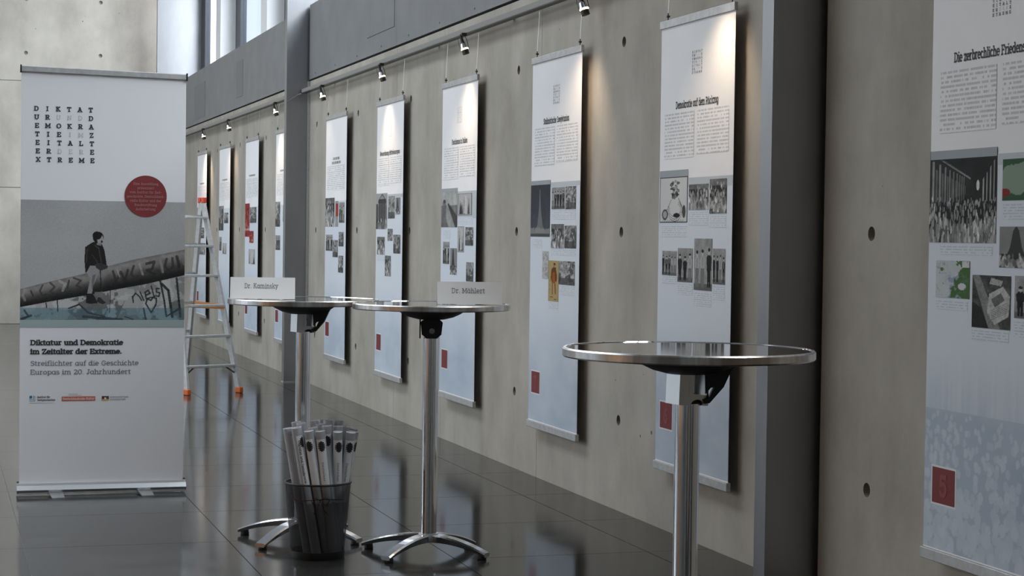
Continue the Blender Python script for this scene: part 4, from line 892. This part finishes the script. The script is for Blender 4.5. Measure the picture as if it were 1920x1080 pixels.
# the middle table shows the closed black back of its bracket
for o in list(t2.children):
    if o.name.startswith(('tilt_lever', 'head_casting')):
        for c in list(o.children): bpy.data.objects.remove(c)
        bpy.data.objects.remove(o)
hz = TH - .066
hb = empty('tmp'); bpy.data.objects.remove(hb)
k2 = MB()
poly = [(-.047,hz),(.052,hz),(.040,hz-.088),(-.044,hz-.088)]; hole = [(.004 + .013*math.cos(math.radians(a)), hz-.055 + .013*math.sin(math.radians(a))) for a in range(0, 360, 30)]
outer = []
for i in range(12):
    a = math.radians(i*30); c, s = math.cos(a), math.sin(a); hh = (.088/2); m = 1 / max(abs(c)/.046, abs(s)/.044); x, z = .002 + c*m, hz - .044 + s*m; x = .0 + (x) * (1 + .10 * (z - hz + .044) / .044); outer.append((x, z))
vs = [(x, -.036, z) for x, z in outer] + [(x, -.036, z) for x, z in hole] + [(x, -.024, z) for x, z in hole] + [(x, .036, z) for x, z in outer]
fs = [(i, (i+1) % 12, 12+(i+1) % 12, 12+i) for i in range(12)] + [(12+i, 12+(i+1) % 12, 24+(i+1) % 12, 24+i) for i in range(12)] + [(i, 36+i, 36+(i+1) % 12, (i+1) % 12) for i in range(12)] + [tuple(range(36, 48))]
bk = MB().add(vs, fs).build('bracket_back', M['black'], t2); bk.rotation_euler = (0, 0, math.radians(-14))
MB().add([(x, -.0245, z) for x, z in hole], [tuple(range(12))]).build('bolt', M['card'], bk)
MB().box(-.052, -.046, -.03, .034, hz - .088, hz).build('cheek', M['black'], bk, bevel=.001)

# ------------------------------------------------------------------ name cards
def card(p0, p1, label, name, ht=.098, dep=.052):
    a = Vector((*p0, TH)); b = Vector((*p1, TH)); L = (b - a).length; ang = math.atan2(b.y - a.y, b.x - a.x)
    e = empty('name_card', (*a[:2], TH + .0005), ang); tag(e, label, 'card', 'folded name cards')
    mb = MB(); th = .0006; y1 = dep / 2; yb = dep
    mb.add([(0,0,0),(L,0,0),(L,y1,ht),(0,y1,ht),(L,yb,0),(0,yb,0),(0,th*2,0),(L,th*2,0),(L,y1,ht-th*4),(0,y1,ht-th*4),(L,yb-th*2,0),(0,yb-th*2,0)],
      [(0,1,2,3),(3,2,4,5),(7,6,9,8),(8,9,11,10),(0,6,7,1),(4,10,11,5),(1,7,8,2),(2,8,10,4),(0,3,9,6),(3,5,11,9)])
    face = mb.build('folded_sheet', M['card'], e)
    tx = text(face, 'name_text', name, L * .48, 0, 0, .021, M['ink_mid'], weight=.8, align='c', track=.4, width=L * .52)
    tilt = math.atan2(y1, ht); tx.rotation_euler = (-tilt, 0, 0); zz = ht * .50; tx.location = (L * .48, zz * y1 / ht - .0008, zz)
    return e
card((1.303, 8.641), (1.591, 8.579), 'white folded name card reading Dr. Kaminsky on the rear left table', 'Dr. Kaminsky')
card((2.128, 8.052), (2.412, 8.008), 'white folded name card reading Dr. Mählert on the middle table', 'Dr. Mählert')

# ------------------------------------------------------------------ wire basket with paper rolls
BX, BY = 1.625, 8.16
bk = empty('wire_basket', (BX, BY, 0)); tag(bk, 'black wire mesh waste basket on the floor holding paper rolls', 'basket')
MB().lathe([(.116,.012),(.1185,.04),(.1435,.328)], 64, close=False).build('mesh_wall', M['mesh'], bk)
MB().lathe([(.1175,.0),(.119,.004),(.1205,.034),(.1185,.034),(.116,.004)], 64, close=False).build('bottom_band', M['black'], bk)
MB().lathe([(0,.004),(.117,.004),(.117,.007),(0,.007)], 48, close=False).build('base_disc', M['black'], bk)
ring = [(.144 + .0045*math.cos(math.radians(a)), .330 + .0045*math.sin(math.radians(a))) for a in range(0, 361, 45)]
MB().lathe(ring, 64, close=False).build('rim', M['black'], bk)
RR = .0212
def wrap(quads, r, sub=1):
    vs = []; fs = []
    for q in quads:
        n = len(vs)
        for u, v in q: a = u / r; vs.append((r*math.sin(a), -r*math.cos(a), v))
        fs.append((n, n+1, n+2, n+3))
    return vs, fs
def roll(idx, top, bot, spin, L, tx, label):
    e = empty('paper_roll', (BX + bot[0], BY + bot[1], .008))
    d = Vector((top[0]-bot[0], top[1]-bot[1], L)).normalized(); Ln = L
    q = Vector((0,0,1)).rotation_difference(d); e.rotation_mode = 'QUATERNION'; e.rotation_quaternion = q
    tag(e, label, 'paper roll', 'paper rolls in the basket')
    MB().lathe([(RR,0),(RR,Ln),(RR*.93,Ln),(RR*.9,Ln-.05),(.001,Ln-.05)], 20, close=False).build('tube', M['sleeve'], e)
    MB().lathe([(RR*.80,Ln-.001),(RR*.93,Ln-.001)], 20, close=False).lathe([(.0001,Ln-.006),(RR*.93,Ln-.003)], 20, close=False).build('rolled_end', M['paper'], e)
    lb = []
    for k in range(8): u0 = -.028 + k*.0060; lb.append([(u0, .24), (u0 + .0060, .24), (u0 + .0060, Ln - .034), (u0, Ln - .034)])
    vs, fs = wrap(lb, RR + .0004); o = MB().add(vs, fs, True).build('paper_label', M['label_paper'], e); o.rotation_euler = (0, 0, spin)
    # eagle emblem: dark roundel with notched wings
    eq = []; cz = Ln - .062
    for side in (-1, 1):
        for k in range(5):
            h = .0078; z0 = cz + .0165 - k * h; wv = [.0125,.0165,.0175,.0165,.0120][k]
            for m in range(3):
                a0, a1 = side*wv*m/3, side*wv*(m+1)/3; lo, hi = min(a0, a1), max(a0, a1); notch = .0012 if m == 2 else 0
                eq.append([(lo, z0 - h + notch), (hi, z0 - h + notch), (hi, z0 - notch), (lo, z0 - notch)])
    eq.append([(-.004, cz+.014), (.004, cz+.014), (.0035, cz+.0205), (-.0035, cz+.0205)]); eq.append([(-.0065, cz-.0275), (.0065, cz-.0275), (.003, cz-.021), (-.003, cz-.021)])
    vs, fs = wrap(eq, RR + .0009); em = MB().add(vs, fs).build('emblem', M['ink'], o)
    def vtext(s, capsz, ztop, uoff, mat, wt, wid):
        qs = letters(s, capsz, weight=wt, width=wid, track=.4); out = [[(uoff + v, ztop - u) for u, v in k_] for k_ in qs]
        vs, fs = wrap([k_ for k_ in out], RR + .0009); MB().add(vs, fs).build('label_text', mat, o)
    if tx == 1: vtext('Diktatur und Demokratie', .008, Ln - .055, -.022, M['ink'], 1.2, .19); vtext('im Zeitalter der Extreme', .004, Ln - .070, -.0255, M['ink_mid'], 1.1, .14)
    elif tx == 2: vtext('Deutscher', .0075, Ln - .135, -.006, M['ink_mid'], .8, .085)
    return e
tops = [  # px-like fan: x offset, depth offset, length, spin, text
 (-.121,-.055,.575,.85,1),(-.066,-.080,.565,-.55,0),(-.012,-.088,.560,-.25,2),(.073,-.085,.556,.05,2),(.140,-.070,.552,-.1,2),
 (-.152,-.015,.570,1.5,0),(-.105,.000,.572,2.6,0),(.030,-.045,.575,-.35,0),(.176,-.030,.552,1.0,0),(.085,-.030,.568,-1.1,0),
 (-.078,.035,.585,2,0),(-.035,-.028,.572,2.2,0),(.012,.010,.580,2.4,0),(.130,.010,.562,1.9,0),(.055,.045,.588,2.8,0),(-.012,.060,.590,3,0),(-.095,.075,.588,2.7,0),(.110,.060,.585,2.2,0),(.188,.030,.560,2.9,0),(.04,.09,.588,3,0)]
rl = ['leftmost roll with heading lettering down its label','second front roll from the left, emblem turned to the left edge','third front roll, dark emblem and vertical lettering','front roll right of centre with full round emblem','front right roll leaning right with round emblem',
 'outermost grey roll at the far left edge of the bundle','roll behind the leftmost front roll','roll between the third and fourth front rolls, emblem half hidden','rightmost front roll, leaning out over the rim','roll just behind the front roll with the full emblem']
names = ['first from the left','second from the left','third from the left','fourth from the left','middle one on the left side','middle one on the right side','fourth from the right','third from the right','second from the right','first from the right']
back = {i: nm for i, nm in zip(sorted(range(10, 20), key=lambda k: tops[k][0]), names)}
for i, (x, y, L, sp, tx) in enumerate(tops):
    xb = x * .93 + .100 * max(-.35, min(1, (.10 - x) / .12)); yb = y * .75 + (.02 if i % 2 else -.012) + (.0, 0, 0, .04, .075)[i] if i < 5 else y * .75; rr = math.hypot(xb, yb)
    if rr > .085: xb *= .085/rr; yb *= .085/rr
    x = x * .93
    for _ in range(12):                                         # keep every roll inside the rim
        rx, ry = xb + .59 * (x - xb), yb + .59 * (y - yb)
        if math.hypot(rx, ry) > .118: xb *= .9; yb *= .9; x *= .985; y *= .985
    roll(i, (x, y), (xb, yb), sp, L, tx, ('white paper roll, ' + rl[i]) if i < 10 else 'white paper roll at the back of the bundle, %s' % back[i])
st = MB(); pts = []
for k in range(41):
    a = 2*math.pi*k/40; pts.append((.116*math.cos(a), .112*math.sin(a), .262 + .004*math.sin(3*a)))
st.tube(pts, .0018, 6, caps=False)
for s in (-1, 1): st.tube([(-.012,-.114,.262),(-.012+s*.022,-.117,.274),(-.012+s*.040,-.117,.262),(-.012+s*.026,-.118,.238),(-.012,-.116,.260),(-.012+s*.016,-.118,.22),(-.012+s*.03,-.118,.205)], .0018, 6)
o = st.build('string', M['string'], None, loc=(BX, BY, 0)); tag(o, 'dark red string tied with a bow round the paper rolls inside the basket', 'string')
